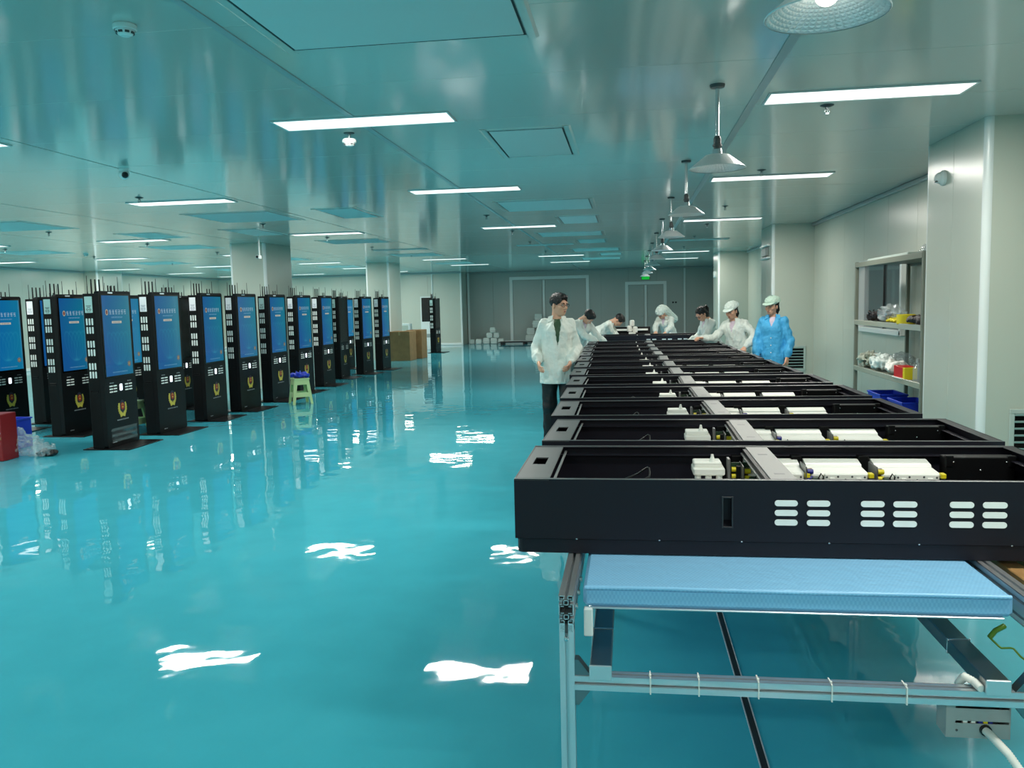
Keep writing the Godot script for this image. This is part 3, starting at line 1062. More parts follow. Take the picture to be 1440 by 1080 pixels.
var kiosk_parts := {}
func kiosk_meshes() -> void:
	var d := kiosk_parts
	var HH := 1.95
	# body: front frame a little taller than the rear case
	d["case"] = G.new().rbox(Vector3(-0.028, 0.012 + (HH - 0.03) / 2, 0), Vector3(0.155, HH - 0.03, 0.68), 0.006).mesh()
	d["frame"] = G.new().at(Vector3(0.077, 0.012 + HH / 2, 0), Basis(Vector3.UP, PI / 2)).prism(rounded_rect(0.69, HH, 0.035), 0.056).mesh()
	d["plate"] = G.new().rbox(Vector3(0.1, 0.006, 0), Vector3(0.62, 0.012, 0.78), 0.003).mesh()
	var face := 0.106
	var y0 := 0.012 + HH
	var sc := G.new()
	var st := y0 - 0.055
	var sb := y0 - 1.06
	sc.poly([Vector3(0, st, 0.29), Vector3(0, st, -0.29), Vector3(0, sb, -0.29), Vector3(0, sb, 0.29)], Vector3(1, 0, 0), [Vector2(0, 0), Vector2(1, 0), Vector2(1, 1), Vector2(0, 1)])
	d["screen"] = sc.mesh()
	d["bezel"] = G.new().at(Vector3(face, (st + sb) / 2, 0), Basis(Vector3.UP, PI / 2)).prism(rounded_rect(0.62, st - sb + 0.04, 0.01), 0.004).mesh()
	d["badge"] = G.new().at(Vector3(face + 0.002, y0 - 0.022, 0.1), Basis(Vector3.UP, PI / 2)).prism(rounded_rect(0.1, 0.018, 0.009), 0.004).mesh()
	d["slot"] = G.new().prism(rounded_rect(0.021, 0.084, 0.0095), 0.006).mesh()
	d["grille"] = G.new().at(Vector3.ZERO, Basis(Vector3.UP, PI / 2)).prism(rounded_rect(0.07, 0.016, 0.0078, 3), 0.005).mesh()
	d["sensor"] = G.new().at(Vector3.ZERO, Basis(Vector3.UP, PI / 2)).prism(rounded_rect(0.055, 0.085, 0.015), 0.006).mesh()
	d["sticker"] = G.new().prism(rounded_rect(0.1, 0.2, 0.006), 0.003).mesh()
	var ink := G.new()
	for k in 3:
		ink.box(Vector3(0, -0.012 - k * 0.011, 0), Vector3(0.066 - k * 0.012, 0.005, 0.001))
	for s in [-1.0, 1.0]:
		ink.at(Vector3(s * 0.018, -0.06, 0), Basis(Vector3.RIGHT, PI / 2)).lathe([Vector2(0.014, -0.0005), Vector2(0.014, 0.0005), Vector2(0.008, 0.0005), Vector2(0.008, -0.0005)], 14)
	ink.at(Vector3.ZERO).box(Vector3(0, -0.085, 0), Vector3(0.05, 0.004, 0.001))
	d["ink"] = ink.mesh()
	var hd := G.new()
	for s in [-1.0, 1.0]:
		hd.rbox(Vector3(0, s * 0.014, 0.002), Vector3(0.1, 0.004, 0.008), 0.001)
		hd.rbox(Vector3(s * 0.048, 0, 0.002), Vector3(0.004, 0.028, 0.008), 0.001)
	d["handle"] = hd.mesh()
	d["tall"] = G.new().tube([Vector3.ZERO, Vector3(0, 0.03, 0), Vector3(0, 0.22, 0)], [0.008, 0.005, 0.003], 6).mesh()
	d["thick"] = G.new().tube([Vector3.ZERO, Vector3(0, 0.18, 0)], [0.011, 0.009], 8).mesh()
	d["short"] = G.new().tube([Vector3.ZERO, Vector3(0, 0.1, 0)], [0.009, 0.008], 8).mesh()
	# emblem: wreath of two curved ears, blue shield, red heart with gold arch and stars
	var wr := G.new()
	for s in [-1.0, 1.0]:
		for k in 7:
			var a: float = -PI / 2 + s * (0.25 + k * 0.3)
			var p := Vector3(cos(a) * 0.07, sin(a) * 0.085, 0)
			wr.at(p, Basis(Vector3.BACK, a + s * 0.5)).prism(PackedVector2Array([Vector2(-0.028, -0.012), Vector2(0.012, -0.02), Vector2(0.03, 0.004), Vector2(0.0, 0.024)]), 0.004)
	wr.at(Vector3(0, -0.085, 0)).prism(PackedVector2Array([Vector2(-0.07, 0.03), Vector2(-0.045, -0.035), Vector2(0, -0.02), Vector2(0.045, -0.035), Vector2(0.07, 0.03), Vector2(0, 0.04)]), 0.005)
	d["wreath"] = wr.mesh()
	d["shield"] = G.new().prism(PackedVector2Array([Vector2(-0.055, 0.05), Vector2(-0.03, 0.085), Vector2(0, 0.098), Vector2(0.03, 0.085), Vector2(0.055, 0.05), Vector2(0.05, -0.03), Vector2(0, -0.075), Vector2(-0.05, -0.03)]), 0.003).mesh()
	var oval := PackedVector2Array()
	for k in 20:
		oval.append(Vector2(cos(TAU * k / 20) * 0.036, sin(TAU * k / 20) * 0.046 + 0.018))
	d["oval"] = G.new().prism(oval, 0.005).mesh()
	var gs := G.new()
	for k in 5:
		var a := PI / 2 + (k - 2) * 0.5
		gs.box(Vector3(cos(a) * 0.02, 0.03 + sin(a) * 0.016, 0), Vector3(0.007, 0.007, 0.007))
	gs.box(Vector3(0, 0.004, 0), Vector3(0.03, 0.01, 0.007))
	gs.box(Vector3(0, 0.013, 0), Vector3(0.018, 0.008, 0.007))
	d["gate"] = gs.mesh()
	d["line"] = tiny_text(G.new(), 14, 0.014, 0.004, 5).mesh()
	d["small"] = tiny_text(G.new(), 6, 0.011, 0.003, 6).mesh()
	var film := G.new()
	var fr := RandomNumberGenerator.new()
	fr.seed = 4
	for k in 5:
		var y := 0.07 + k * 0.035
		film.poly([Vector3(0, y, 0.28), Vector3(0.012 * (k % 2), y + 0.035, 0.28 - fr.randf() * 0.04), Vector3(0.012 * ((k + 1) % 2), y + 0.035, -0.28), Vector3(0.004, y, -0.28)], Vector3(1, 0, 0))
	d["film"] = film.mesh()

func kiosk(label: String, at: Vector3, turn: float, look: String, group: String) -> void:
	var d := kiosk_parts
	var t := thing("kiosk", label, "kiosk", at, turn, group)
	part("base_plate", d["plate"], "black_steel", t)
	part("case", d["case"], "black_steel", t)
	var fr := part("front_frame", d["frame"], "black_front", t)
	part("badge", d["badge"], "letter_white", fr)
	var bz := part("bezel", d["bezel"], "black_glass", t)
	part("screen", d["screen"], {"on": "screen_on", "plain": "screen_on", "mute": "screen_on", "dark": "screen_off", "wide": "screen_wide", "off": "screen_off"}[look], bz, Vector3(0.109, 0, 0))
	var face := 0.107
	var y0 := 1.962
	var front := Basis(Vector3.UP, PI / 2)
	# both side faces: sticker (whiter where backlight is painted in), three blocks of six slots, finger slot
	for s in [-1.0, 1.0]:
		var b := Basis() if s > 0 else Basis(Vector3.UP, PI)
		var zf: float = s * 0.3405
		var pn := part("sticker", d["sticker"], "sticker" if look in ["plain", "off", "mute"] else "sticker_backlit_white", t, Vector3(-0.032, y0 - 0.165, zf), b)
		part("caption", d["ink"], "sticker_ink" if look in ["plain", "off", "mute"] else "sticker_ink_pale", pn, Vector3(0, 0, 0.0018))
		for blk in 3:
			for row in 2:
				for c in 3:
					part("vent_slot", d["slot"], "slot_white", t, Vector3(-0.032 + (c - 1) * 0.036, y0 - 0.375 - blk * 0.275 - row * 0.104, zf), b)
		part("finger_slot", d["handle"], "black_front", t, Vector3(-0.03, y0 - 1.235, s * 0.3395), b)
	# front: speaker slots either side of a lit sensor, emblem, lettering
	for side in [-1.0, 1.0]:
		for c in 2:
			for row in 3:
				part("speaker_slot", d["grille"], "slot_white", t, Vector3(face, y0 - 1.185 - row * 0.036, side * (0.125 + c * 0.085)))
		part("lettering", d["small"], "letter_white", t, Vector3(face, y0 - 1.145, side * 0.19), front)
	if look != "off" and look != "mute":
		part("sensor_light", d["sensor"], "sensor_light", t, Vector3(face, y0 - 1.215, 0))
	var em := part("emblem", d["wreath"], "gold", t, Vector3(face, y0 - 1.475, 0), front)
	part("shield", d["shield"], "emblem_blue", em, Vector3(0, 0, 0.001))
	part("oval", d["oval"], "emblem_red", em, Vector3(0, 0, 0.002))
	part("gate", d["gate"], "gold", em, Vector3(0, 0, 0.003))
	part("lettering", d["line"], "letter_white", t, Vector3(face, y0 - 1.625, 0), front)
	part("lettering", d["small"], "letter_white", t, Vector3(face, 0.07, 0.2), front)
	# aerials along the top
	var kinds := ["tall", "thick", "thick", "thick", "tall", "short", "short", "tall"]
	for k in 8:
		part("antenna", d[kinds[k]], "antenna_black", t, Vector3(-0.06 + (0.04 if k > 4 else 0.0), 1.932, 0.3 - k * 0.083))
	if label.contains("film"):
		part("film", d["film"], "thin_film", t, Vector3(face + 0.004, 0, 0))

func kiosks() -> void:
	kiosk_meshes()
	# front row, counted from the red carton towards the brown cartons: [x, z, turn in degrees, look]
	var rows := [
		[-6.52, -9.76, 1.2, "plain"], [-6.5, -10.91, -0.9, "on"], [-6.51, -12.21, 0.9, "on"], [-6.49, -13.36, -2.5, "on"], [-6.53, -14.7, -2.4, "plain"],
		[-6.59, -16.13, -2.5, "on"], [-6.63, -17.51, -0.8, "on"], [-6.9, -19.35, 1.6, "off"], [-6.71, -20.58, -4.5, "on"], [-6.61, -21.87, -1.3, "on"]]
	var nth := ["first", "second", "third", "fourth", "fifth", "sixth", "seventh", "eighth", "ninth", "tenth"]
	for k in rows.size():
		var r: Array = rows[k]
		var lab := "black kiosk with blue screen, %s in the front row counted from the red carton" % nth[k]
		if k == 0:
			lab = "black kiosk with clear film on its foot, first in the front row"
		if r[3] == "off":
			lab = "black kiosk with dark screen in the front row of kiosks"
		kiosk(lab, Vector3(r[0], 0, r[1]), deg_to_rad(r[2]), r[3], "kiosks in the front row")
	var back := [[-7.83, -10.77, "mute"], [-7.82, -12.05, "wide"], [-7.8, -13.65, "dark"], [-7.8, -22.4, "wide"]]
	var what := ["black kiosk with blue screen and unlit sensor in the second row beside the blue bin", "black kiosk with plain blue screen in the second row", "black kiosk with dark screen and lit sensor in the second row", "black kiosk in the second row near the end of the front row"]
	for k in back.size():
		kiosk(what[k], Vector3(back[k][0], 0, back[k][1]), 0.0, back[k][2], "kiosks in the second row")
	kiosk("black kiosk with blue screen in the third row beside the blue bin", Vector3(-9.0, 0, -10.9), 0.0, "wide", "kiosks in the third row")
	kiosk("black kiosk in the third row standing behind the second row", Vector3(-9.05, 0, -12.0), 0.0, "on", "kiosks in the third row")
	kiosk("black kiosk with dark screen standing alone past the brown cartons", Vector3(-6.94, 0, -29.55), deg_to_rad(-1.8), "off", "kiosks past the cartons")

# ---------------------------------------------------------------- the long assembly table
func extrusion(g: G, a: Vector3, b: Vector3, tall: bool, up := Vector3.UP) -> G:
	# hollow aluminium profile of 45 by 45 or 45 by 90 mm with T slots, from a to b
	var dir := (b - a).normalized()
	var side := dir.cross(up).normalized()
	var l := (b - a).length()
	g.at((a + b) / 2, Basis(side, up, side.cross(up)))
	var bars := []
	var cells := [22.5, -22.5] if tall else [0.0]
	var half := 45.0 if tall else 22.5
	for s in [-1.0, 1.0]:
		for q in [-1.0, 1.0]:
			bars.append([q * 13.75, s * (half - 1.25), 17.5, 2.5])
			bars.append([q * 6.2, s * (half - 6.0), 2.0, 9.0])
	for c in cells:
		for q in [-1.0, 1.0]:
			for s in [-1.0, 1.0]:
				bars.append([q * 21.25, c + s * 13.75, 2.5, 17.5])
				bars.append([q * 16.5, c + s * 6.2, 9.0, 2.0])
				bars.append([q * 12.0, c + s * 12.0, 10.0, 2.0])
			bars.append([q * 6.5, c, 2.0, 13.0])
			bars.append([0.0, c + q * 6.5, 13.0, 2.0])
	for p in bars:
		g.box(Vector3(p[0], p[1], 0) * 0.001, Vector3(p[2] * 0.001, p[3] * 0.001, l))
	return g

func assembly_table() -> void:
	var t := thing("assembly_table", "long aluminium profile table carrying the row of open black housings", "table", Vector3(0, 0, 0))
	var z0 := -2.465
	var z1 := -17.3
	var lx := -0.198
	var rx := 1.165
	part("rail", extrusion(G.new(), Vector3(lx, 0.745, z0), Vector3(lx, 0.745, z1), true), "aluminium", t)
	part("rail", extrusion(G.new(), Vector3(rx, 0.745, z0), Vector3(rx, 0.745, z1), true), "aluminium", t)
	var post := extrusion(G.new(), Vector3(0, 0.03, 0), Vector3(0, 0.7, 0), false, Vector3.BACK).mesh()
	var foot := G.new().lathe([Vector2(0.0, 0.0), Vector2(0.035, 0.0), Vector2(0.035, 0.008), Vector2(0.012, 0.016), Vector2(0.008, 0.03), Vector2(0.0, 0.03)], 16)
	# the foot's outside runs upwards
	var fm := foot.mesh()
	var cross := extrusion(G.new(), Vector3(lx + 0.0225, 0, 0), Vector3(rx - 0.0225, 0, 0), false).mesh()
	var plate := G.new().rbox(Vector3(0, 0, 0), Vector3(0.045, 0.03, 0.045), 0.004).mesh()
	var gus := G.new().prism(PackedVector2Array([Vector2(0, 0), Vector2(0.05, 0), Vector2(0.012, 0.05), Vector2(0, 0.05)]), 0.036).mesh()
	var z := z0 - 0.025
	var k := 0
	while z > z1:
		for x in [lx, rx]:
			var p := part("post", post, "aluminium", t, Vector3(x, 0, z))
			part("foot", fm, "bright_steel", p)
			part("joint_block", plate, "grey_steel", p, Vector3(0, 0.685, 0))
			var s := 1.0 if x == lx else -1.0
			part("gusset", gus, "galvanised", p, Vector3(s * 0.0225, 0.535, 0), Basis() if s > 0 else Basis(Vector3.UP, PI))
			part("gusset", gus, "galvanised", p, Vector3(s * 0.0225, 0.49, 0), Basis(Vector3.RIGHT, PI) if s > 0 else Basis(Vector3.BACK, PI))
		part("cross_bar", cross, "aluminium", t, Vector3(0, 0.5125, z))
		z -= 2.0
		k += 1
	# two steel box tubes laid on the cross bars, open white capped ends towards the entrance
	for x in [-0.095, 1.035]:
		var g := G.new()
		g.rbox(Vector3(x, 0.5575, -6.45), Vector3(0.066, 0.044, 8.0), 0.003)
		var tb := part("box_tube", g, "galvanised", t)
		part("end_cap", G.new().rbox(Vector3(x, 0.5575, -2.447), Vector3(0.068, 0.046, 0.008), 0.002), "aluminium", tb)
		part("clamp_band", G.new().rbox(Vector3(x, 0.5575, -2.74), Vector3(0.07, 0.049, 0.006), 0.001), "bright_steel", tb)
	# white angle bracket under the pad and hinge plate beside the rail
	part("bracket", G.new().rbox(Vector3(-0.135, 0.675, -2.56), Vector3(0.028, 0.09, 0.03), 0.003), "white_trim", t)
	part("bracket", G.new().rbox(Vector3(1.1, 0.675, -2.9), Vector3(0.028, 0.09, 0.03), 0.003), "white_trim", t)
	for zz in [-2.5, -2.62, -2.75]:
		part("bolt", G.new().at(Vector3(lx + 0.026, 0.745, zz), Basis(Vector3.BACK, -PI / 2)).lathe([Vector2(0.009, 0.0), Vector2(0.009, 0.008), Vector2(0.0, 0.009)], 8), "bright_steel", t)
	part("bolt", G.new().at(Vector3(lx, 0.655, z0 + 0.0), Basis(Vector3.RIGHT, PI / 2)).lathe([Vector2(0.007, 0.0), Vector2(0.007, 0.008), Vector2(0.0, 0.009)], 8), "bright_steel", t)
	# board wrapped in blue matting between the rails
	for s in 3:
		var a := -2.56 - s * 5.1
		var b := maxf(a - 5.08, -17.28)
		var g := G.new()
		# rounded slab: cross section swept along z with soft near edge
		g.rbox(Vector3(0.484, 0.755, (a + b) / 2), Vector3(1.27, 0.066, a - b), 0.012)
		var m := solo("padded_board", g, "mat_blue", "blue ribbed mat wrapped over a board at the open end of the table" if s == 0 else "blue mat covered board under the housings, section %s along the table" % ["", "two", "three"][s], "board")
		m.set_meta("group", "blue padded boards on the table")
		if s == 0:
			var lip := G.new()
			lip.tube([Vector3(-0.145, 0.784, a + 0.001), Vector3(0.1, 0.787, a + 0.003), Vector3(0.5, 0.784, a + 0.001), Vector3(0.9, 0.787, a + 0.003), Vector3(1.11, 0.785, a + 0.001)], 0.007, 8)
			part("fold", lip, "mat_blue", m)
			part("edge_strip", G.new().rbox(Vector3(0.484, 0.7195, a - 0.006), Vector3(1.22, 0.006, 0.02), 0.002), "aluminium", m)
	# white cable ties on the front cross bar
	for x in [0.055, 0.2, 0.375, 0.585, 0.795]:
		var g := G.new()
		for q in [[0.0, 0.0255, 0.0015, 0.052], [0.0, -0.0255, 0.0015, 0.052]]:
			g.box(Vector3(x, 0.5125 + q[1], z0 - 0.025), Vector3(0.004, q[2], q[3]))
		for s in [-1.0, 1.0]:
			g.box(Vector3(x, 0.5125, z0 - 0.025 + s * 0.0255), Vector3(0.004, 0.052, 0.0015))
		g.rbox(Vector3(x - 0.001, 0.5425, z0 - 0.012), Vector3(0.007, 0.008, 0.008), 0.002)
		solo("cable_tie", g, "white_plastic", "white plastic cable tie round the front cross bar of the table", "cable tie", Vector3.ZERO, 0.0, "cable ties on the front cross bar")
	# junction box hung under the cross bar, with corrugated hose
	var jb := thing("junction_box", "grey steel junction box hung under the table beside the corner post", "box", Vector3(1.02, 0.423, -2.575))
	# hollow case: the two slots are gaps between the strips of its front
	var cs := G.new()
	cs.box(Vector3(0, 0, -0.037), Vector3(0.18, 0.13, 0.004))
	for s in [-1.0, 1.0]:
		cs.box(Vector3(s * 0.089, 0, 0), Vector3(0.003, 0.13, 0.074))
		cs.box(Vector3(0, s * 0.0635, 0), Vector3(0.178, 0.003, 0.074))
	for q in [[-0.065, -0.02], [-0.012, 0.026], [0.034, 0.065]]:
		cs.box(Vector3(0, (q[0] + q[1]) / 2, 0.037), Vector3(0.18, q[1] - q[0], 0.003))
	for q in [-0.016, 0.03]:
		cs.box(Vector3(-0.077, q, 0.037), Vector3(0.026, 0.008, 0.003))
		cs.box(Vector3(0.088, q, 0.037), Vector3(0.004, 0.008, 0.003))
	part("case", cs, "box_grey", jb)
	part("hanger", G.new().rbox(Vector3(0.0, 0.067, 0.05), Vector3(0.04, 0.006, 0.1), 0.002), "galvanised", jb)
	for c in [[-0.035, "white_plastic"], [-0.012, "white_plastic"], [0.008, "coil_blue"], [0.022, "yellow"], [0.036, "coil_blue"]]:
		part("terminal", G.new().box(Vector3(c[0], -0.016, 0.03), Vector3(0.012, 0.02, 0.01)), c[1], jb)
	part("screw", G.new().ball(Vector3(-0.06, -0.042, 0.039), Vector3(0.004, 0.004, 0.003), 8, 5), "grey_steel", jb)
	part("gland", G.new().at(Vector3(0.02, -0.038, 0.038), Basis(Vector3.RIGHT, PI / 2)).lathe([Vector2(0.017, 0.0), Vector2(0.017, 0.008), Vector2(0.0, 0.008)], 14), "wire_black", jb)
	hose("corrugated_hose", "white corrugated hose leaving the junction box towards the floor", [Vector3(1.04, 0.385, -2.53), Vector3(1.045, 0.383, -2.5), Vector3(1.065, 0.365, -2.44), Vector3(1.1, 0.31, -2.4), Vector3(1.13, 0.2, -2.4), Vector3(1.16, 0.012, -2.38)], 0.0125)
	hose("corrugated_hose", "short white corrugated hose over the front cross bar beside the box tube", [Vector3(0.97, 0.49, -2.56), Vector3(0.965, 0.53, -2.54), Vector3(0.972, 0.556, -2.52), Vector3(0.99, 0.55, -2.5), Vector3(0.995, 0.547, -2.46)], 0.012)
	# earth wire
	var ew := thing("earth_wire", "yellow and green earth wire hanging from the table's corner rail", "wire", Vector3(1.12, 0.675, -2.62))
	part("lug", G.new().tube([Vector3(0, 0, 0), Vector3(-0.03, -0.012, 0.01), Vector3(-0.05, -0.03, 0.02)], 0.008, 6), "wire_green", ew)
	part("wire", G.new().tube(smooth([Vector3(-0.05, -0.03, 0.02), Vector3(-0.03, -0.05, 0.05), Vector3(-0.005, -0.04, 0.07), Vector3(0.01, -0.06, 0.09), Vector3(0.035, -0.075, 0.1)], 16), 0.003, 6), "wire_green", ew)
	# timber slats along the far side of the table
	for s in 2:
		solo("timber_slat", G.new().rbox(Vector3(1.275 + s * 0.085, 0.75, -4.6), Vector3(0.062, 0.03, 4.2), 0.003), "timber", "pale timber slat fixed along the outside of the table rail, %s one" % ["inner", "outer"][s], "slat", Vector3.ZERO, 0.0, "timber slats beside the table")
	for zz in [-2.9, -4.6, -6.3]:
		part("slat_bearer", G.new().rbox(Vector3(1.29, 0.72, zz), Vector3(0.21, 0.03, 0.04), 0.002), "black_steel", t)

func smooth(path: Array, count: int) -> Array:
	var cv := Curve3D.new()
	for k in path.size():
		var d: Vector3 = (path[mini(k + 1, path.size() - 1)] - path[maxi(k - 1, 0)]) / 6.0
		cv.add_point(path[k], -d, d)
	var pts := []
	for k in count + 1:
		pts.append(cv.sample_baked(cv.get_baked_length() * k / count))
	return pts

func hose(called: String, label: String, path: Array, r: float) -> void:
	var cv := Curve3D.new()
	for k in path.size():
		var d: Vector3 = (path[mini(k + 1, path.size() - 1)] - path[maxi(k - 1, 0)]) / 6.0
		cv.add_point(path[k], -d, d)
	var l := cv.get_baked_length()
	var pts := []
	var rad := []
	var nseg := int(l / 0.0035)
	for k in nseg + 1:
		pts.append(cv.sample_baked(l * k / nseg))
		rad.append(r if k % 2 == 0 else r * 0.86)
	solo(called, G.new().tube(pts, rad, 12), "white_plastic", label, "hose")

# ---------------------------------------------------------------- open kiosk housings on the table
func housing_proto() -> Node3D:
	var L := 1.95
	var W := 0.69
	var Hh := 0.27
	var t := thing("open_housing", "", "housing")
	# walls of folded sheet
	var near := G.new()
	for q in [[0.0, 0.728, 0.055, 0.27], [0.756, L, 0.055, 0.27], [0.728, 0.756, 0.055, 0.108], [0.728, 0.756, 0.208, 0.27]]:
		near.span(Vector3(q[0], q[2], -0.008), Vector3(q[1], q[3], 0.0))
	near.rbox(Vector3(L / 2, 0.2685, -0.014), Vector3(L, 0.003, 0.028), 0.001)
	part("side_wall", near, "black_satin", t)
	var far := G.new()
	far.rbox(Vector3(L / 2, 0.1625, -W + 0.004), Vector3(L, 0.215, 0.008), 0.0015)
	far.rbox(Vector3(L / 2, 0.2685, -W + 0.014), Vector3(L, 0.003, 0.028), 0.001)
	far.rbox(Vector3(L / 2, 0.235, -W + 0.022), Vector3(L - 0.02, 0.004, 0.03), 0.001)
	part("side_wall", far, "black_satin", t)
	part("rim", G.new().rbox(Vector3(L / 2, 0.2705, -0.003), Vector3(L - 0.002, 0.003, 0.006), 0.001), "rim_steel", t)
	part("rim", G.new().rbox(Vector3(L / 2, 0.2705, -W + 0.003), Vector3(L - 0.002, 0.003, 0.006), 0.001), "rim_steel", t)
	part("end_wall", G.new().rbox(Vector3(0.004, 0.1625, -W / 2), Vector3(0.008, 0.215, W - 0.016), 0.0015), "black_satin", t)
	var ew := G.new()
	ew.rbox(Vector3(L - 0.004, 0.1625, -W / 2), Vector3(0.008, 0.215, W - 0.016), 0.0015)
	ew.rbox(Vector3(L - 0.025, 0.2685, -W / 2), Vector3(0.05, 0.003, W - 0.05), 0.001)
	ew.rbox(Vector3(L - 0.055, 0.235, -W / 2), Vector3(0.03, 0.004, W - 0.05), 0.001)
	part("end_wall", ew, "black_satin", t)
	# front frame underneath: rounded corners, set back by a seam
	part("front_frame", G.new().at(Vector3(L / 2, 0.0275, -W / 2), Basis(Vector3.RIGHT, PI / 2)).prism(rounded_rect(L - 0.01, W - 0.01, 0.03), 0.05), "black_satin", t)
	part("seam", G.new().box(Vector3(L / 2, 0.054, -W / 2), Vector3(L - 0.016, 0.006, W - 0.016)), "black_satin", t)
	for x in [0.22, 0.51, 0.79, 1.08, 1.37, 1.66]:
		part("screw", G.new().ball(Vector3(x, 0.055, -0.002), Vector3(0.004, 0.004, 0.003), 8, 5), "bright_steel", t)
	# cover plate at the foot end with a rectangular hole
	var tab := G.new()
	for q in [[0.0, 0.125, 0.0, -0.28], [0.0, 0.125, -0.42, -W], [0.0, 0.035, -0.28, -0.42], [0.085, 0.125, -0.28, -0.42]]:
		tab.box(Vector3((q[0] + q[1]) / 2, 0.2672, (q[2] + q[3]) / 2), Vector3(q[1] - q[0], 0.005, q[2] - q[3]))
	part("foot_plate", tab, "grey_steel", t)
	part("inner_flange", G.new().rbox(Vector3(0.137, 0.252, -W / 2), Vector3(0.01, 0.006, W - 0.06), 0.001), "rim_steel", t)
	# cross member with two slots
	var mu := part("cross_member", G.new().rbox(Vector3(0.935, 0.2665, -W / 2), Vector3(0.088, 0.006, W - 0.012), 0.001), "mullion_steel", t)
	for zz in [-0.12, -0.5]:
		part("slot", G.new().rbox(Vector3(0.935, 0.2694, zz), Vector3(0.036, 0.001, 0.02), 0.0004), "grey_steel", mu)
	part("inner_flange", G.new().rbox(Vector3(0.872, 0.246, -W / 2), Vector3(0.008, 0.006, W - 0.08), 0.001), "rim_steel", t)
	part("inner_flange", G.new().rbox(Vector3(0.885, 0.25, -W / 2), Vector3(0.018, 0.03, W - 0.08), 0.001), "black_steel", t)
	# finger slot and vent slots in the near side
	var fs := G.new()
	for s in [-1.0, 1.0]:
		fs.rbox(Vector3(0.742 + s * 0.0165, 0.158, 0.001), Vector3(0.005, 0.112, 0.004), 0.001)
		fs.rbox(Vector3(0.742, 0.158 + s * 0.0525, 0.001), Vector3(0.028, 0.005, 0.004), 0.001)
	var fr := part("finger_slot", fs, "rim_black", t)
	var pk := G.new().box(Vector3(0.742, 0.158, -0.036), Vector3(0.034, 0.106, 0.004))
	pk.box(Vector3(0.726, 0.158, -0.022), Vector3(0.003, 0.106, 0.028))
	pk.box(Vector3(0.758, 0.158, -0.022), Vector3(0.003, 0.106, 0.028))
	pk.at(Vector3(0.742, 0.112, -0.02), Basis(Vector3.RIGHT, 0.6)).box(Vector3.ZERO, Vector3(0.03, 0.003, 0.034))
	part("pocket", pk, "black_satin", fr)
	var slot := G.new().prism(rounded_rect(0.076, 0.0205, 0.01), 0.004).mesh()
	for x in [0.937, 1.043, 1.218, 1.322, 1.5, 1.603]:
		for r in 3:
			part("vent_slot", slot, "slot_white", t, Vector3(x, 0.192 - r * 0.0335, 0.001))
	# white dispenser block
	var db := G.new()
	db.rbox(Vector3(0.725, 0.2, -0.54), Vector3(0.125, 0.03, 0.12), 0.005)
	db.rbox(Vector3(0.722, 0.224, -0.55), Vector3(0.11, 0.022, 0.09), 0.004)
	var disp := part("dispenser_block", db, "white_plastic", t)
	for k in 3:
		part("foot", G.new().at(Vector3(0.682 + k * 0.042, 0.166, -0.5)).lathe([Vector2(0.014, -0.02), Vector2(0.012, 0.02)], 12), "white_plastic", disp)
	part("nozzle", G.new().at(Vector3(0.742, 0.234, -0.53)).lathe([Vector2(0.014, 0.0), Vector2(0.007, 0.018), Vector2(0.005, 0.03), Vector2(0.0, 0.03)], 10), "white_plastic", disp)
	part("tray", G.new().rbox(Vector3(0.755, 0.148, -0.49), Vector3(0.17, 0.01, 0.16), 0.003), "white_plastic", disp)
	part("pedestal", G.new().rbox(Vector3(0.745, 0.1, -0.52), Vector3(0.1, 0.09, 0.08), 0.003), "black_steel", disp)
	# control board beside the cross member
	var cb := part("control_board", G.new().rbox(Vector3(0.855, 0.175, -0.56), Vector3(0.1, 0.1, 0.008), 0.001), "circuit_green", t)
	part("bracket", G.new().rbox(Vector3(0.808, 0.18, -0.55), Vector3(0.012, 0.13, 0.05), 0.002), "rim_steel", cb)
	for k in 2:
		part("coil", G.new().tube([Vector3(0.82, 0.2 - k * 0.028, -0.54), Vector3(0.836, 0.2 - k * 0.028, -0.54)], 0.01, 10), "yellow", cb)
	part("relay", G.new().rbox(Vector3(0.848, 0.19, -0.545), Vector3(0.02, 0.05, 0.03), 0.002), "wire_black", cb)
	# white power modules with coils between them
	for k in 3:
		var x0: float = [0.985, 1.225, 1.49][k]
		var md := G.new()
		md.at(Vector3(x0, 0, 0), Basis(Vector3.UP, -PI / 2)).prism(PackedVector2Array([Vector2(-0.48, 0.056), Vector2(-0.48, 0.192), Vector2(-0.485, 0.2), Vector2(-0.57, 0.205), Vector2(-0.575, 0.214), Vector2(-0.63, 0.226), Vector2(-0.645, 0.226), Vector2(-0.645, 0.056)]), 0.215)
		md.at(Vector3.ZERO).rbox(Vector3(x0 + 0.02, 0.16, -0.47), Vector3(0.16, 0.078, 0.014), 0.004)
		for b in [[-0.03, 0.176, 0.02, 0.016], [0.068, 0.176, 0.02, 0.016], [0.02, 0.164, 0.05, 0.008]]:
			md.rbox(Vector3(x0 + b[0], b[1], -0.462), Vector3(b[2], b[3], 0.006), 0.002)
		var pm := part("power_module", md, "white_plastic", t)
		for q in [[-0.05, 0.186], [-0.008, 0.188], [0.045, 0.188], [0.092, 0.186], [0.02, 0.176]]:
			part("screw_hole", G.new().ball(Vector3(x0 + q[0], q[1], -0.4628), Vector3(0.0042, 0.0042, 0.002), 8, 5), "grey_steel", pm)
		part("divider", G.new().rbox(Vector3(x0 - 0.128, 0.172, -0.52), Vector3(0.004, 0.11, 0.12), 0.001), "rim_steel", pm)
		part("bracket", G.new().rbox(Vector3(x0 - 0.135, 0.18, -0.645), Vector3(0.04, 0.12, 0.04), 0.002), "black_steel", pm)
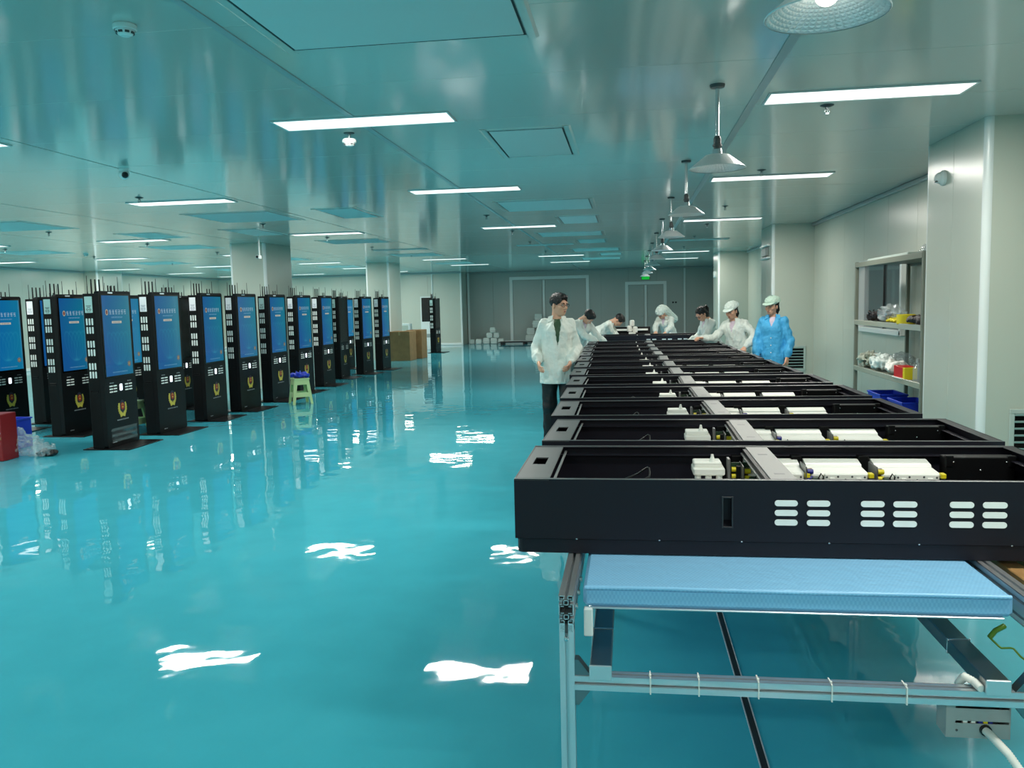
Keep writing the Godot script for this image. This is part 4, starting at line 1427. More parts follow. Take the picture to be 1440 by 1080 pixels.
		for j in 2:
			part("coil", G.new().tube([Vector3(x0 - 0.122, 0.205 - j * 0.027, -0.475), Vector3(x0 - 0.1, 0.205 - j * 0.027, -0.475)], 0.0098, 10), "yellow" if k != 1 else "coil_blue", pm)
		part("winding", G.new().rbox(Vector3(x0 - 0.108, 0.172, -0.5), Vector3(0.024, 0.08, 0.03), 0.003), "coil_brown", pm)
		part("circuit_card", G.new().rbox(Vector3(x0 - 0.092, 0.16, -0.478), Vector3(0.03, 0.05, 0.05), 0.003), "circuit_green", pm)
		part("terminal", G.new().rbox(Vector3(x0 + 0.118, 0.19, -0.48), Vector3(0.02, 0.02, 0.03), 0.003), "yellow", pm)
		part("wire", G.new().tube([Vector3(x0 - 0.085, 0.18, -0.455), Vector3(x0 - 0.075, 0.203, -0.45), Vector3(x0 - 0.066, 0.19, -0.45), Vector3(x0 - 0.07, 0.15, -0.455)], 0.003, 6), "wire_black", pm)
	# black power box at the head end
	var pb := part("power_box", G.new().rbox(Vector3(1.77, 0.175, -0.58), Vector3(0.255, 0.15, 0.07), 0.003), "black_steel", t)
	for x in [1.655, 1.885]:
		part("ear", G.new().rbox(Vector3(x, 0.235, -0.55), Vector3(0.03, 0.045, 0.02), 0.003), "black_steel", pb)
	for q in [[1.67, 0.232], [1.865, 0.232], [1.77, 0.2]]:
		part("screw", G.new().ball(Vector3(q[0], q[1], -0.543), Vector3(0.004, 0.004, 0.003), 8, 5), "bright_steel", pb)
	part("cable", G.new().tube(smooth([Vector3(0.3, 0.06, -0.4), Vector3(0.36, 0.17, -0.42), Vector3(0.44, 0.2, -0.44), Vector3(0.485, 0.235, -0.42), Vector3(0.49, 0.2, -0.4), Vector3(0.43, 0.17, -0.38), Vector3(0.41, 0.06, -0.38)], 28), 0.004, 6), "wire_grey", t)
	return t

func housings() -> void:
	var where := [[-0.41, -2.89], [-0.395, -3.72], [-0.43, -4.555], [-0.45, -5.40], [-0.48, -6.3], [-0.51, -7.16], [-0.53, -8.03], [-0.56, -8.92], [-0.58, -9.78], [-0.6, -10.68], [-0.62, -11.56], [-0.62, -12.6], [-0.58, -15.4]]
	var nth := ["first", "second", "third", "fourth", "fifth", "sixth", "seventh", "eighth", "ninth", "tenth", "eleventh", "twelfth", "last"]
	var p := housing_proto()
	p.set_meta("group", "open housings along the table")
	for k in where.size():
		var lab := "open black kiosk housing on the table, %s from the bare blue mat end" % nth[k]
		var at := Vector3(where[k][0], 0.79, where[k][1])
		if k == 0:
			p.position = at
			p.set_meta("label", lab)
		else:
			copy(p, "open_housing", lab, at, deg_to_rad([0.0, -0.9, 0.5, 0.3, -0.4, 0.5][k % 6]))

# ---------------------------------------------------------------- people
var head_g: G
var hand_g := {}

func head_shape() -> G:
	# origin in the middle of the head, face towards +z
	if head_g:
		return head_g
	var f := Field.new(Vector3(-0.11, -0.2, -0.13), Vector3(0.11, 0.15, 0.15), 0.005)
	f.egg(Vector3(0, 0.028, -0.016), Vector3(0.076, 0.09, 0.094), 0.01)
	f.egg(Vector3(0, -0.035, 0.022), Vector3(0.061, 0.078, 0.066), 0.03)
	f.egg(Vector3(0, -0.088, 0.046), Vector3(0.03, 0.024, 0.028), 0.03)
	for s in [-1.0, 1.0]:
		f.egg(Vector3(s * 0.042, -0.025, 0.058), Vector3(0.02, 0.018, 0.02), 0.02)
		f.egg(Vector3(s * 0.03, 0.004, 0.094), Vector3(0.016, 0.011, 0.014), 0.014, true)
		f.egg(Vector3(s * 0.076, -0.012, -0.012), Vector3(0.01, 0.032, 0.02), 0.008, false, Basis(Vector3.UP, s * 0.35))
	f.bone(Vector3(-0.04, 0.026, 0.078), Vector3(0.04, 0.026, 0.078), 0.009, 0.009, 0.016)
	f.bone(Vector3(0, 0.008, 0.084), Vector3(0, -0.032, 0.102), 0.008, 0.011, 0.012)
	f.bone(Vector3(-0.011, -0.037, 0.09), Vector3(0.011, -0.037, 0.09), 0.008, 0.008, 0.01)
	f.bone(Vector3(-0.016, -0.064, 0.078), Vector3(0.016, -0.064, 0.078), 0.009, 0.009, 0.012)
	f.bone(Vector3(0, -0.06, -0.03), Vector3(0, -0.19, -0.04), 0.05, 0.056, 0.03)
	head_g = f.into(G.new())
	return head_g

func hand_shape(grip: float) -> G:
	# wrist at the origin, fingers along +x, palm facing -y, thumb on the +z side
	var key := "%.1f" % grip
	if hand_g.has(key):
		return hand_g[key]
	var f := Field.new(Vector3(-0.05, -0.09, -0.06), Vector3(0.21, 0.05, 0.1), 0.004)
	f.bone(Vector3(-0.04, 0, 0), Vector3(0.015, 0, 0), 0.026, 0.025, 0.01, Vector3.UP, 1.25)
	for k in 4:
		var z := 0.029 - k * 0.0195
		f.bone(Vector3(0.012, 0, z * 0.6), Vector3(0.085, 0, z), 0.015, 0.0125, 0.012)
	for k in 4:
		var z := 0.029 - k * 0.0195
		var l: float = [0.068, 0.077, 0.072, 0.056][k]
		var p := Vector3(0.085, 0.001, z)
		var a := 0.18 + grip * (0.5 + 0.08 * k)
		for j in 3:
			var q: Vector3 = p + Vector3(cos(a), -sin(a), (z * 0.12 if j == 0 else 0.0)) * l * [0.45, 0.31, 0.26][j]
			f.bone(p, q, 0.0092 - j * 0.0008, 0.0086 - j * 0.0009, 0.004)
			p = q
			a += 0.2 + grip * 0.55
	var t := Vector3(0.02, -0.004, 0.022)
	for q in [Vector3(0.052, -0.014, 0.046), Vector3(0.078, -0.022 - grip * 0.01, 0.05 - grip * 0.01), Vector3(0.1, -0.03 - grip * 0.016, 0.044 - grip * 0.02)]:
		f.bone(t, q, 0.0125 if t.x < 0.03 else 0.0098, 0.0098 if t.x < 0.07 else 0.0085, 0.008)
		t = q
	hand_g[key] = f.into(G.new())
	return hand_g[key]

func elbow(s: Vector3, w: Vector3, a: float, b: float, pole: Vector3) -> Vector3:
	var d := w - s
	var l := minf(d.length(), a + b - 0.002)
	var u := d.normalized()
	var x := (a * a - b * b + l * l) / (2.0 * l)
	var h := sqrt(maxf(a * a - x * x, 0.0))
	var pl := (pole - u * pole.dot(u)).normalized()
	return s + u * x + pl * h

func person(label: String, at: Vector3, yaw: float, o: Dictionary) -> Node3D:
	var t := thing("person", label, "person", at, yaw)
	var k: float = o.get("size", 1.0)
	var bend: float = o.get("bend", 0.0)
	var lean: float = o.get("lean", 0.0)
	var pv := Vector3(0, 0.93, 0) * k
	var up := Basis(Vector3.RIGHT, bend) * Basis(Vector3.BACK, lean)
	var J := func(x: float, y: float, z: float, s := 1.0) -> Vector3:
		return pv + (Basis(Vector3.RIGHT, bend * s) * Basis(Vector3.BACK, lean * s)) * (Vector3(x, y, z) * k - pv)
	var pelvis := pv
	var waist: Vector3 = J.call(0.0, 1.08, 0.012, 0.6)
	var chest: Vector3 = J.call(0.0, 1.29, 0.01)
	var neck: Vector3 = J.call(0.0, 1.45, -0.015)
	var head: Vector3 = J.call(0.0, 1.595, 0.015)
	var hb := up * Basis.from_euler(Vector3(o.get("nod", 0.0), o.get("look", 0.0), o.get("tilt", 0.0)))
	head = neck + hb * Vector3(0, 0.15, 0.03) * k
	var fw := up * Vector3.BACK
	var inv := Transform3D(Basis(Vector3.UP, yaw), at).affine_inverse()
	var sh := {}
	var el := {}
	var wr := {}
	for s in [-1.0, 1.0]:
		sh[s] = J.call(s * 0.142, 1.385, -0.01)
		wr[s] = inv * (o["hand_l" if s > 0 else "hand_r"] as Vector3)
		var reach := (wr[s] - sh[s]) as Vector3
		if reach.length() > 0.515 * k:
			wr[s] = sh[s] + reach.normalized() * 0.515 * k
		el[s] = elbow(sh[s], wr[s], 0.28 * k, 0.25 * k, o.get("pole_l" if s > 0 else "pole_r", Vector3(s * 0.6, -0.3, -0.8)))
	var hip := {}
	var kn := {}
	var an := {}
	for s in [-1.0, 1.0]:
		var st: float = o.get("stride", 0.0) * s
		hip[s] = Vector3(s * 0.085, 0.9, 0) * k
		an[s] = Vector3(s * 0.1, 0.085, -0.03 + st * 0.22) * k
		kn[s] = Vector3(s * 0.095, 0.49, 0.03 + st * 0.13) * k
	# the body under the clothes, one surface
	var lo := Vector3(INF, 0, INF)
	var hi := Vector3(-INF, 0, -INF)
	for p in [pelvis, chest, neck, head, sh[-1.0], sh[1.0], el[-1.0], el[1.0], wr[-1.0], wr[1.0], an[-1.0], an[1.0]]:
		lo = Vector3(minf(lo.x, p.x), 0, minf(lo.z, p.z))
		hi = Vector3(maxf(hi.x, p.x), maxf(hi.y, p.y), maxf(hi.z, p.z))
	lo -= Vector3(0.24, 0.03, 0.26)
	hi += Vector3(0.24, 0.2, 0.26)
	var f := Field.new(lo, hi, 0.017)
	f.bone(pelvis, waist, 0.12 * k, 0.105 * k, 0.04, fw, 1.25)
	f.bone(waist, chest, 0.105 * k, 0.125 * k, 0.05, fw, 1.3)
	f.bone(chest, neck, 0.11 * k, 0.052 * k, 0.04, fw, 1.2)
	f.bone(sh[-1.0], sh[1.0], 0.05 * k, 0.05 * k, 0.04)
	for s in [-1.0, 1.0]:
		f.bone(sh[s], el[s], 0.048 * k, 0.038 * k, 0.02)
		f.bone(el[s], wr[s], 0.037 * k, 0.026 * k, 0.015)
		f.bone(hip[s], kn[s], 0.085 * k, 0.055 * k, 0.03)
		f.bone(kn[s], an[s], 0.052 * k, 0.038 * k, 0.02)
		f.bone(an[s], an[s] + Vector3(s * 0.01, -0.05, 0.12) * k, 0.038 * k, 0.03 * k, 0.02)
	f.bone(neck, head + hb * Vector3(0, -0.06, -0.03) * k, 0.056 * k, 0.052 * k, 0.02)
	var body := f.into(G.new())
	body.join(head_shape(), Transform3D(hb.scaled(Vector3.ONE * k), head))
	for s in [-1.0, 1.0]:
		var fx := (wr[s] - el[s]).normalized() as Vector3
		var palm: Vector3 = o.get("palm_l" if s > 0 else "palm_r", Vector3(-s * 0.8, 0.0, -0.4))
		var fy := -(palm - fx * palm.dot(fx)).normalized()
		var b := Basis(fx, fy, fx.cross(fy))
		if s > 0:
			b = Basis(fx, fy, -fx.cross(fy))
		body.join(hand_shape(o.get("grip", 0.5)), Transform3D(b.scaled(Vector3.ONE * 0.95 * k), wr[s]))
	part("body", body, "skin", t)
	# face details
	var hx := Transform3D(hb.scaled(Vector3.ONE * k), head)
	for s in [-1.0, 1.0]:
		var ey := G.new()
		ey.x = hx
		ey.ball(Vector3(s * 0.03, 0.003, 0.08), Vector3(0.012, 0.0075, 0.009), 12, 8)
		var e := part("eye", ey, "eye_white", t)
		ey = G.new()
		ey.x = hx
		ey.ball(Vector3(s * 0.031, 0.002, 0.0865), Vector3(0.006, 0.0062, 0.004), 10, 6)
		part("iris", ey, "eye_dark", e)
		ey = G.new()
		ey.x = hx
		ey.tube([Vector3(s * 0.014, 0.023, 0.09), Vector3(s * 0.032, 0.028, 0.086), Vector3(s * 0.05, 0.022, 0.073)], [0.003, 0.0036, 0.0018], 6)
		part("eyebrow", ey, "hair", t)
	var lp := G.new()
	lp.x = hx
	lp.tube([Vector3(-0.022, -0.064, 0.083), Vector3(-0.008, -0.062, 0.0895), Vector3(0.008, -0.062, 0.0895), Vector3(0.022, -0.064, 0.083)], [0.0015, 0.0042, 0.0042, 0.0015], 6)
	lp.tube([Vector3(-0.018, -0.067, 0.083), Vector3(0, -0.07, 0.0885), Vector3(0.018, -0.067, 0.083)], [0.0015, 0.0048, 0.0015], 6)
	part("lips", lp, "lips", t)
	hair_and_cap(t, hx, o)
	# trousers and shoes
	f = Field.new(Vector3(-0.28, 0.0, -0.35) * k, Vector3(0.28, 1.08, 0.35) * k, 0.016)
	f.bone(pelvis + Vector3(0, 0.05, 0), pelvis, 0.14 * k, 0.145 * k, 0.03, Vector3.BACK, 1.25)
	for s in [-1.0, 1.0]:
		f.bone(hip[s], kn[s], 0.1 * k, 0.075 * k, 0.03)
		f.bone(kn[s], an[s], 0.075 * k, 0.066 * k, 0.02)
	f.cut_plane(Vector3(0, 0.06, 0), Vector3.DOWN)
	f.folds(cloth_noise(11), 0.012, Vector3(1, 0.7, 1))
	part("trousers", f.into(G.new()), "trousers", t)
	for s in [-1.0, 1.0]:
		var a := an[s] as Vector3
		f = Field.new(Vector3(a.x - 0.09, -0.012, a.z - 0.14), Vector3(a.x + 0.09, 0.16, a.z + 0.26), 0.01)
		f.bone(Vector3(a.x, 0.042, a.z - 0.035), Vector3(a.x + s * 0.012, 0.036, a.z + 0.15), 0.045, 0.04, 0.02)
		f.bone(Vector3(a.x, 0.05, a.z - 0.02), Vector3(a.x, 0.1, a.z - 0.02), 0.045, 0.042, 0.02)
		f.cut_plane(Vector3(0, 0.002, 0), Vector3.DOWN)
		part("shoe", f.into(G.new()), "shoe", t)
	# shirt showing in the collar, then the coat
	var g := Field.new(lo, hi, 0.015)
	g.bone(waist, chest, 0.12 * k, 0.14 * k, 0.04, fw, 1.28)
	g.bone(chest, neck + up * Vector3(0, -0.02, 0), 0.13 * k, 0.066 * k, 0.04, fw, 1.15)
	part("shirt", g.into(G.new()), o.get("shirt", "shirt_pale"), t)
	var hem: float = o.get("hem", 0.8)
	var wide: float = o.get("wide", 1.0)
	var c := Field.new(lo, hi, 0.0125)
	c.bone(waist, chest, 0.15 * k * wide, 0.15 * k * wide, 0.05, fw, 1.22)
	c.bone(chest, neck + up * Vector3(0, -0.035, 0) * k, 0.138 * k, 0.072 * k, 0.04, fw, 1.12)
	c.bone(sh[-1.0], sh[1.0], 0.058 * k, 0.058 * k, 0.05)
	c.bone(pelvis, waist, 0.17 * k * wide, 0.15 * k * wide, 0.05, fw if bend < 0.5 else Vector3.BACK, 1.2)
	c.bone(pelvis, Vector3(0, hem - 0.1, 0.0), 0.17 * k * wide, 0.19 * k * wide, 0.03, Vector3.BACK, 1.2)
	for s in [-1.0, 1.0]:
		c.bone(sh[s], el[s], 0.06 * k, 0.06 * k, 0.03)
		var cuff: Vector3 = el[s].lerp(wr[s], 0.9)
		c.bone(el[s], el[s].lerp(cuff, 0.7), 0.06 * k, 0.06 * k, 0.02)
		c.bone(el[s].lerp(cuff, 0.7), cuff, 0.06 * k, 0.038 * k, 0.012)
	c.folds(cloth_noise(o.get("seed", 3)), 0.017, Vector3(1.0, 0.55, 1.0))
	c.cut_plane(Vector3(0, hem, 0), Vector3.DOWN)
	# open collar
	var op: float = o.get("open", 0.1)
	for j in 6:
		var q := j / 5.0
		c.egg(neck + up * Vector3(0, -0.01 - q * op * 1.5, 0.115) * k, Vector3(lerpf(0.05, 0.007, q), 0.03 + op * 0.1, 0.075), 0.004, true, up)
	c.egg(neck + up * Vector3(0, 0.055, 0.03) * k, Vector3(0.07, 0.075, 0.075) * k, 0.01, true, up)
	var coat := part("coat", c.into(G.new()), o.get("coat", "coat_white"), t)
	# collar flaps, front edge and pockets
	for s in [-1.0, 1.0]:
		var fl := G.new()
		fl.at(neck + up * Vector3(s * 0.068, 0.005, 0.06) * k, up * Basis.from_euler(Vector3(-0.5, s * 0.5, -s * 0.25)))
		fl.prism(PackedVector2Array([Vector2(-0.03, 0.028), Vector2(0.03, 0.03), Vector2(0.026 + s * 0.012, -0.03), Vector2(-0.026 + s * 0.012, -0.045)]), 0.008)
		part("collar", fl, o.get("coat", "coat_white"), coat)
	if bend < 0.4:
		for j in 4:
			var bt := G.new()
			var y := 1.16 - j * 0.1
			bt.ball(Vector3(0.0, y, 0.135 * wide + 0.012) * k, Vector3(0.008, 0.008, 0.004), 8, 5)
			part("button", bt, "white_plastic", coat)
	return t

func cloth_noise(sd: int) -> FastNoiseLite:
	var n := FastNoiseLite.new()
	n.seed = sd
	n.frequency = 11.0
	n.noise_type = FastNoiseLite.TYPE_SIMPLEX_SMOOTH
	n.fractal_octaves = 2
	return n

func hair_and_cap(t: Node3D, hx: Transform3D, o: Dictionary) -> void:
	var kind: String = o.get("head", "short")
	var f: Field
	if kind == "short":
		f = Field.new(Vector3(-0.11, -0.1, -0.14), Vector3(0.11, 0.17, 0.14), 0.005)
		f.egg(Vector3(0, 0.042, -0.02), Vector3(0.086, 0.092, 0.104), 0.01)
		f.egg(Vector3(0.01, 0.088, 0.035), Vector3(0.06, 0.03, 0.048), 0.03)
		f.egg(Vector3(0, -0.03, 0.098), Vector3(0.066, 0.092, 0.09), 0.01, true)
		f.egg(Vector3(0, -0.09, 0.0), Vector3(0.12, 0.055, 0.2), 0.01, true)
		for s in [-1.0, 1.0]:
			f.egg(Vector3(s * 0.085, -0.02, 0.01), Vector3(0.022, 0.035, 0.03), 0.008, true)
		f.folds(cloth_noise(5), 0.006, Vector3(6, 3, 6))
		part("hair", f.into(G.new(), hx), "hair", t)
	else:
		f = Field.new(Vector3(-0.13, -0.4, -0.26), Vector3(0.13, 0.17, 0.14), 0.006)
		f.egg(Vector3(0, 0.035, -0.025), Vector3(0.086, 0.096, 0.102), 0.01)
		f.egg(Vector3(0, -0.05, -0.06), Vector3(0.075, 0.09, 0.065), 0.02)
		f.egg(Vector3(0, -0.03, 0.098), Vector3(0.06, 0.1, 0.092), 0.008, true)
		f.folds(cloth_noise(6), 0.01, Vector3(4, 1, 4))
		part("hair", f.into(G.new(), hx), "hair", t)
	if kind == "ponytail":
		var p0 := hx * Vector3(0, 0.04, -0.115)
		var back := (hx.basis * Vector3(0, 0, -1)).normalized()
		var tail := [p0, p0 + back * 0.05 + Vector3(0, 0.0, 0), p0 + back * 0.085 + Vector3(0, -0.06, 0), p0 + back * 0.09 + Vector3(0, -0.16, 0), p0 + back * 0.08 + Vector3(0, -0.27, 0), p0 + back * 0.075 + Vector3(0, -0.32, 0)]
		part("ponytail", G.new().tube(tail, [0.018, 0.024, 0.034, 0.034, 0.022, 0.006], 12), "hair", t)
	if kind == "cap":
		var m: String = o.get("cap", "cap_white")
		f = Field.new(Vector3(-0.14, -0.03, -0.18), Vector3(0.14, 0.2, 0.2), 0.006)
		f.egg(Vector3(0, 0.065, -0.03), Vector3(0.1, 0.08, 0.122), 0.01)
		f.egg(Vector3(0, 0.055, -0.11), Vector3(0.075, 0.06, 0.055), 0.03)
		f.cut_plane(Vector3(0, 0.035, 0.0), Vector3(0, -1, -0.25))
		f.folds(cloth_noise(8), 0.01, Vector3(3, 3, 3))
		var cap := part("cap", f.into(G.new(), hx), m, t)
		f = Field.new(Vector3(-0.12, 0.0, 0.0), Vector3(0.12, 0.09, 0.19), 0.005)
		f.egg(Vector3(0, 0.048, 0.07), Vector3(0.085, 0.012, 0.085), 0.006, false, Basis(Vector3.RIGHT, 0.22))
		part("peak", f.into(G.new(), hx), m, cap)
	if kind == "hood":
		f = Field.new(Vector3(-0.2, -0.45, -0.34), Vector3(0.2, 0.2, 0.16), 0.008)
		f.egg(Vector3(0, 0.06, -0.02), Vector3(0.104, 0.085, 0.125), 0.02)
		f.egg(Vector3(0, -0.02, -0.1), Vector3(0.11, 0.13, 0.1), 0.05)
		f.bone(Vector3(0, -0.08, -0.14), Vector3(0, -0.36, -0.17), 0.11, 0.15, 0.05, Vector3.BACK, 1.5)
		f.egg(Vector3(0, -0.05, 0.1), Vector3(0.075, 0.1, 0.1), 0.01, true)
		f.folds(cloth_noise(9), 0.014, Vector3(2, 1, 2))
		part("hood", f.into(G.new(), hx), "cap_white", t)
	if o.has("glasses"):
		var g := G.new()
		g.x = hx
		for s in [-1.0, 1.0]:
			var ring := []
			for k in 17:
				var a := TAU * k / 16
				ring.append(Vector3(s * 0.033 + cos(a) * 0.024, 0.0 + sin(a) * 0.018, 0.1 - 0.008 * absf(cos(a))))
			g.tube(ring, 0.0022, 6, false)
			g.tube([Vector3(s * 0.057, 0.004, 0.092), Vector3(s * 0.076, 0.004, 0.06), Vector3(s * 0.08, 0.002, -0.01)], 0.002, 6)
		g.tube([Vector3(-0.01, 0.004, 0.101), Vector3(0.01, 0.004, 0.101)], 0.002, 6)
		part("spectacles", g, "spectacles", t)

func people() -> void:
	# man walking beside the table, head turned to it
	person("man with glasses in an open white coat walking beside the table", Vector3(-0.8, 0, -9.4), 0.12, {
		"size": 1.04, "look": 0.75, "nod": 0.08, "head": "short", "glasses": true, "coat": "coat_white", "shirt": "shirt_green", "open": 0.17, "hem": 0.78, "wide": 1.08, "stride": 0.5, "seed": 3,
		"hand_r": Vector3(-1.0, 1.02, -9.24), "hand_l": Vector3(-0.645, 1.02, -9.2), "pole_r": Vector3(-0.3, 0.0, -1.0), "pole_l": Vector3(0.5, 0.0, -0.85), "grip": 0.35, "palm_r": Vector3(1, 0, 0), "palm_l": Vector3(-1, 0, 0)})
	# woman in blue standing by the wall side
	person("woman in a blue coat and pale peaked cap standing beside the table", Vector3(1.96, 0, -11.8), -0.35, {
		"size": 0.985, "look": -0.35, "nod": 0.12, "head": "cap", "cap": "cap_green", "coat": "coat_blue", "open": 0.06, "hem": 0.72, "wide": 1.04, "seed": 5,
		"hand_r": Vector3(1.72, 0.85, -11.7), "hand_l": Vector3(2.12, 0.84, -11.62), "pole_r": Vector3(-0.7, -0.2, -0.6), "pole_l": Vector3(0.7, -0.2, -0.6)})
	# woman in white leaning over a housing
	person("woman in a white coat and white peaked cap reaching across an open housing", Vector3(1.58, 0, -12.4), -0.55, {
		"size": 0.955, "bend": 0.16, "lean": 0.08, "look": -0.1, "nod": 0.12, "head": "cap", "cap": "cap_white", "coat": "coat_white", "open": 0.08, "hem": 0.74, "wide": 1.1, "seed": 6,
		"hand_r": Vector3(1.05, 1.13, -12.28), "hand_l": Vector3(1.62, 1.0, -12.05), "pole_r": Vector3(-0.3, -0.8, -0.4), "pole_l": Vector3(0.9, -0.2, -0.3), "palm_r": Vector3(0, -1, 0), "palm_l": Vector3(0, -0.6, -0.8)})
	# woman with a ponytail looking down at her work
	person("woman with black ponytail in a white coat looking down at the table", Vector3(1.42, 0, -14.2), -1.15, {
		"size": 0.95, "bend": 0.32, "look": 0.15, "nod": 0.4, "head": "ponytail", "coat": "coat_white", "glasses": true, "open": 0.06, "hem": 0.75, "seed": 7,
		"hand_r": Vector3(1.0, 1.0, -14.25), "hand_l": Vector3(1.02, 1.0, -13.95), "pole_r": Vector3(-0.6, -0.8, -0.3), "pole_l": Vector3(0.6, -0.8, -0.3), "palm_r": Vector3(0, -1, 0), "palm_l": Vector3(0, -1, 0)})
	# worker with white hood at the far end
	person("worker in white cap and draped hood leaning on the far end of the table", Vector3(0.86, 0, -17.75), -0.55, {
		"size": 0.97, "bend": 0.5, "look": -0.1, "nod": 0.35, "head": "hood", "coat": "coat_white", "open": 0.06, "hem": 0.75, "seed": 8,
		"hand_r": Vector3(0.52, 0.98, -17.1), "hand_l": Vector3(0.7, 0.98, -17.0), "pole_r": Vector3(-0.9, -0.2, -0.3), "pole_l": Vector3(0.9, -0.2, -0.3), "palm_r": Vector3(0, -1, 0), "palm_l": Vector3(0, -1, 0)})
	# two workers bending over the table from the aisle side
	person("worker with short black hair in a white coat bowing over the table gap", Vector3(-0.9, 0, -14.3), 0.75, {
		"size": 0.98, "bend": 0.4, "look": 0.2, "nod": 0.65, "head": "short", "coat": "coat_white", "open": 0.05, "hem": 0.75, "seed": 9, "wide": 1.05,
		"hand_r": Vector3(-0.42, 0.95, -13.9), "hand_l": Vector3(-0.36, 0.95, -14.15), "pole_r": Vector3(-0.6, -0.8, -0.3), "pole_l": Vector3(0.6, -0.8, -0.3), "palm_r": Vector3(0, -1, 0), "palm_l": Vector3(0, -1, 0)})
	person("worker in a white coat bent low over the end of the table, back rounded", Vector3(-0.68, 0, -16.7), 1.35, {
		"size": 0.98, "bend": 0.8, "look": 0.0, "nod": 0.3, "head": "short", "coat": "coat_white", "open": 0.03, "hem": 0.75, "seed": 10, "wide": 1.1,
		"hand_r": Vector3(-0.14, 0.9, -16.8), "hand_l": Vector3(-0.14, 0.9, -16.45), "pole_r": Vector3(-0.6, -0.8, -0.3), "pole_l": Vector3(0.6, -0.8, -0.3), "palm_r": Vector3(0, -1, 0), "palm_l": Vector3(0, -1, 0)})

# ---------------------------------------------------------------- right wall: parts rack, grilles, fittings
func louvre(called: String, label: String, at: Vector3, b: Basis, w: float, h: float, rows: int) -> void:
	var t := thing(called, label, "grille", at)
	t.basis = b
	for s in [-1.0, 1.0]:
		part("frame", G.new().rbox(Vector3(s * (w / 2 - 0.02), 0, 0.0078), Vector3(0.04, h - 0.081, 0.0155), 0.004), "vent_frame", t)
		part("frame", G.new().rbox(Vector3(0, s * (h / 2 - 0.02), 0.008), Vector3(w, 0.04, 0.016), 0.004), "vent_frame", t)
	var m := G.new().at(Vector3.ZERO, Basis(Vector3.RIGHT, 0.6)).rbox(Vector3.ZERO, Vector3(w - 0.08, 0.022, 0.003), 0.001).mesh()
	for k in rows:
		part("louvre", m, "vent_frame", t, Vector3(0, (h - 0.1) * (float(k) / (rows - 1) - 0.5), 0.01))

func crumpled(size: Vector3, sd: int, cell := 0.012) -> G:
	var f := Field.new(-size * 0.75, size * 0.75, cell)
	f.egg(Vector3.ZERO, size * 0.5, 0.01)
	var n := cloth_noise(sd)
	n.frequency = 9.0
	f.folds(n, minf(size.x, minf(size.y, size.z)) * 0.5)
	return f.into(G.new())

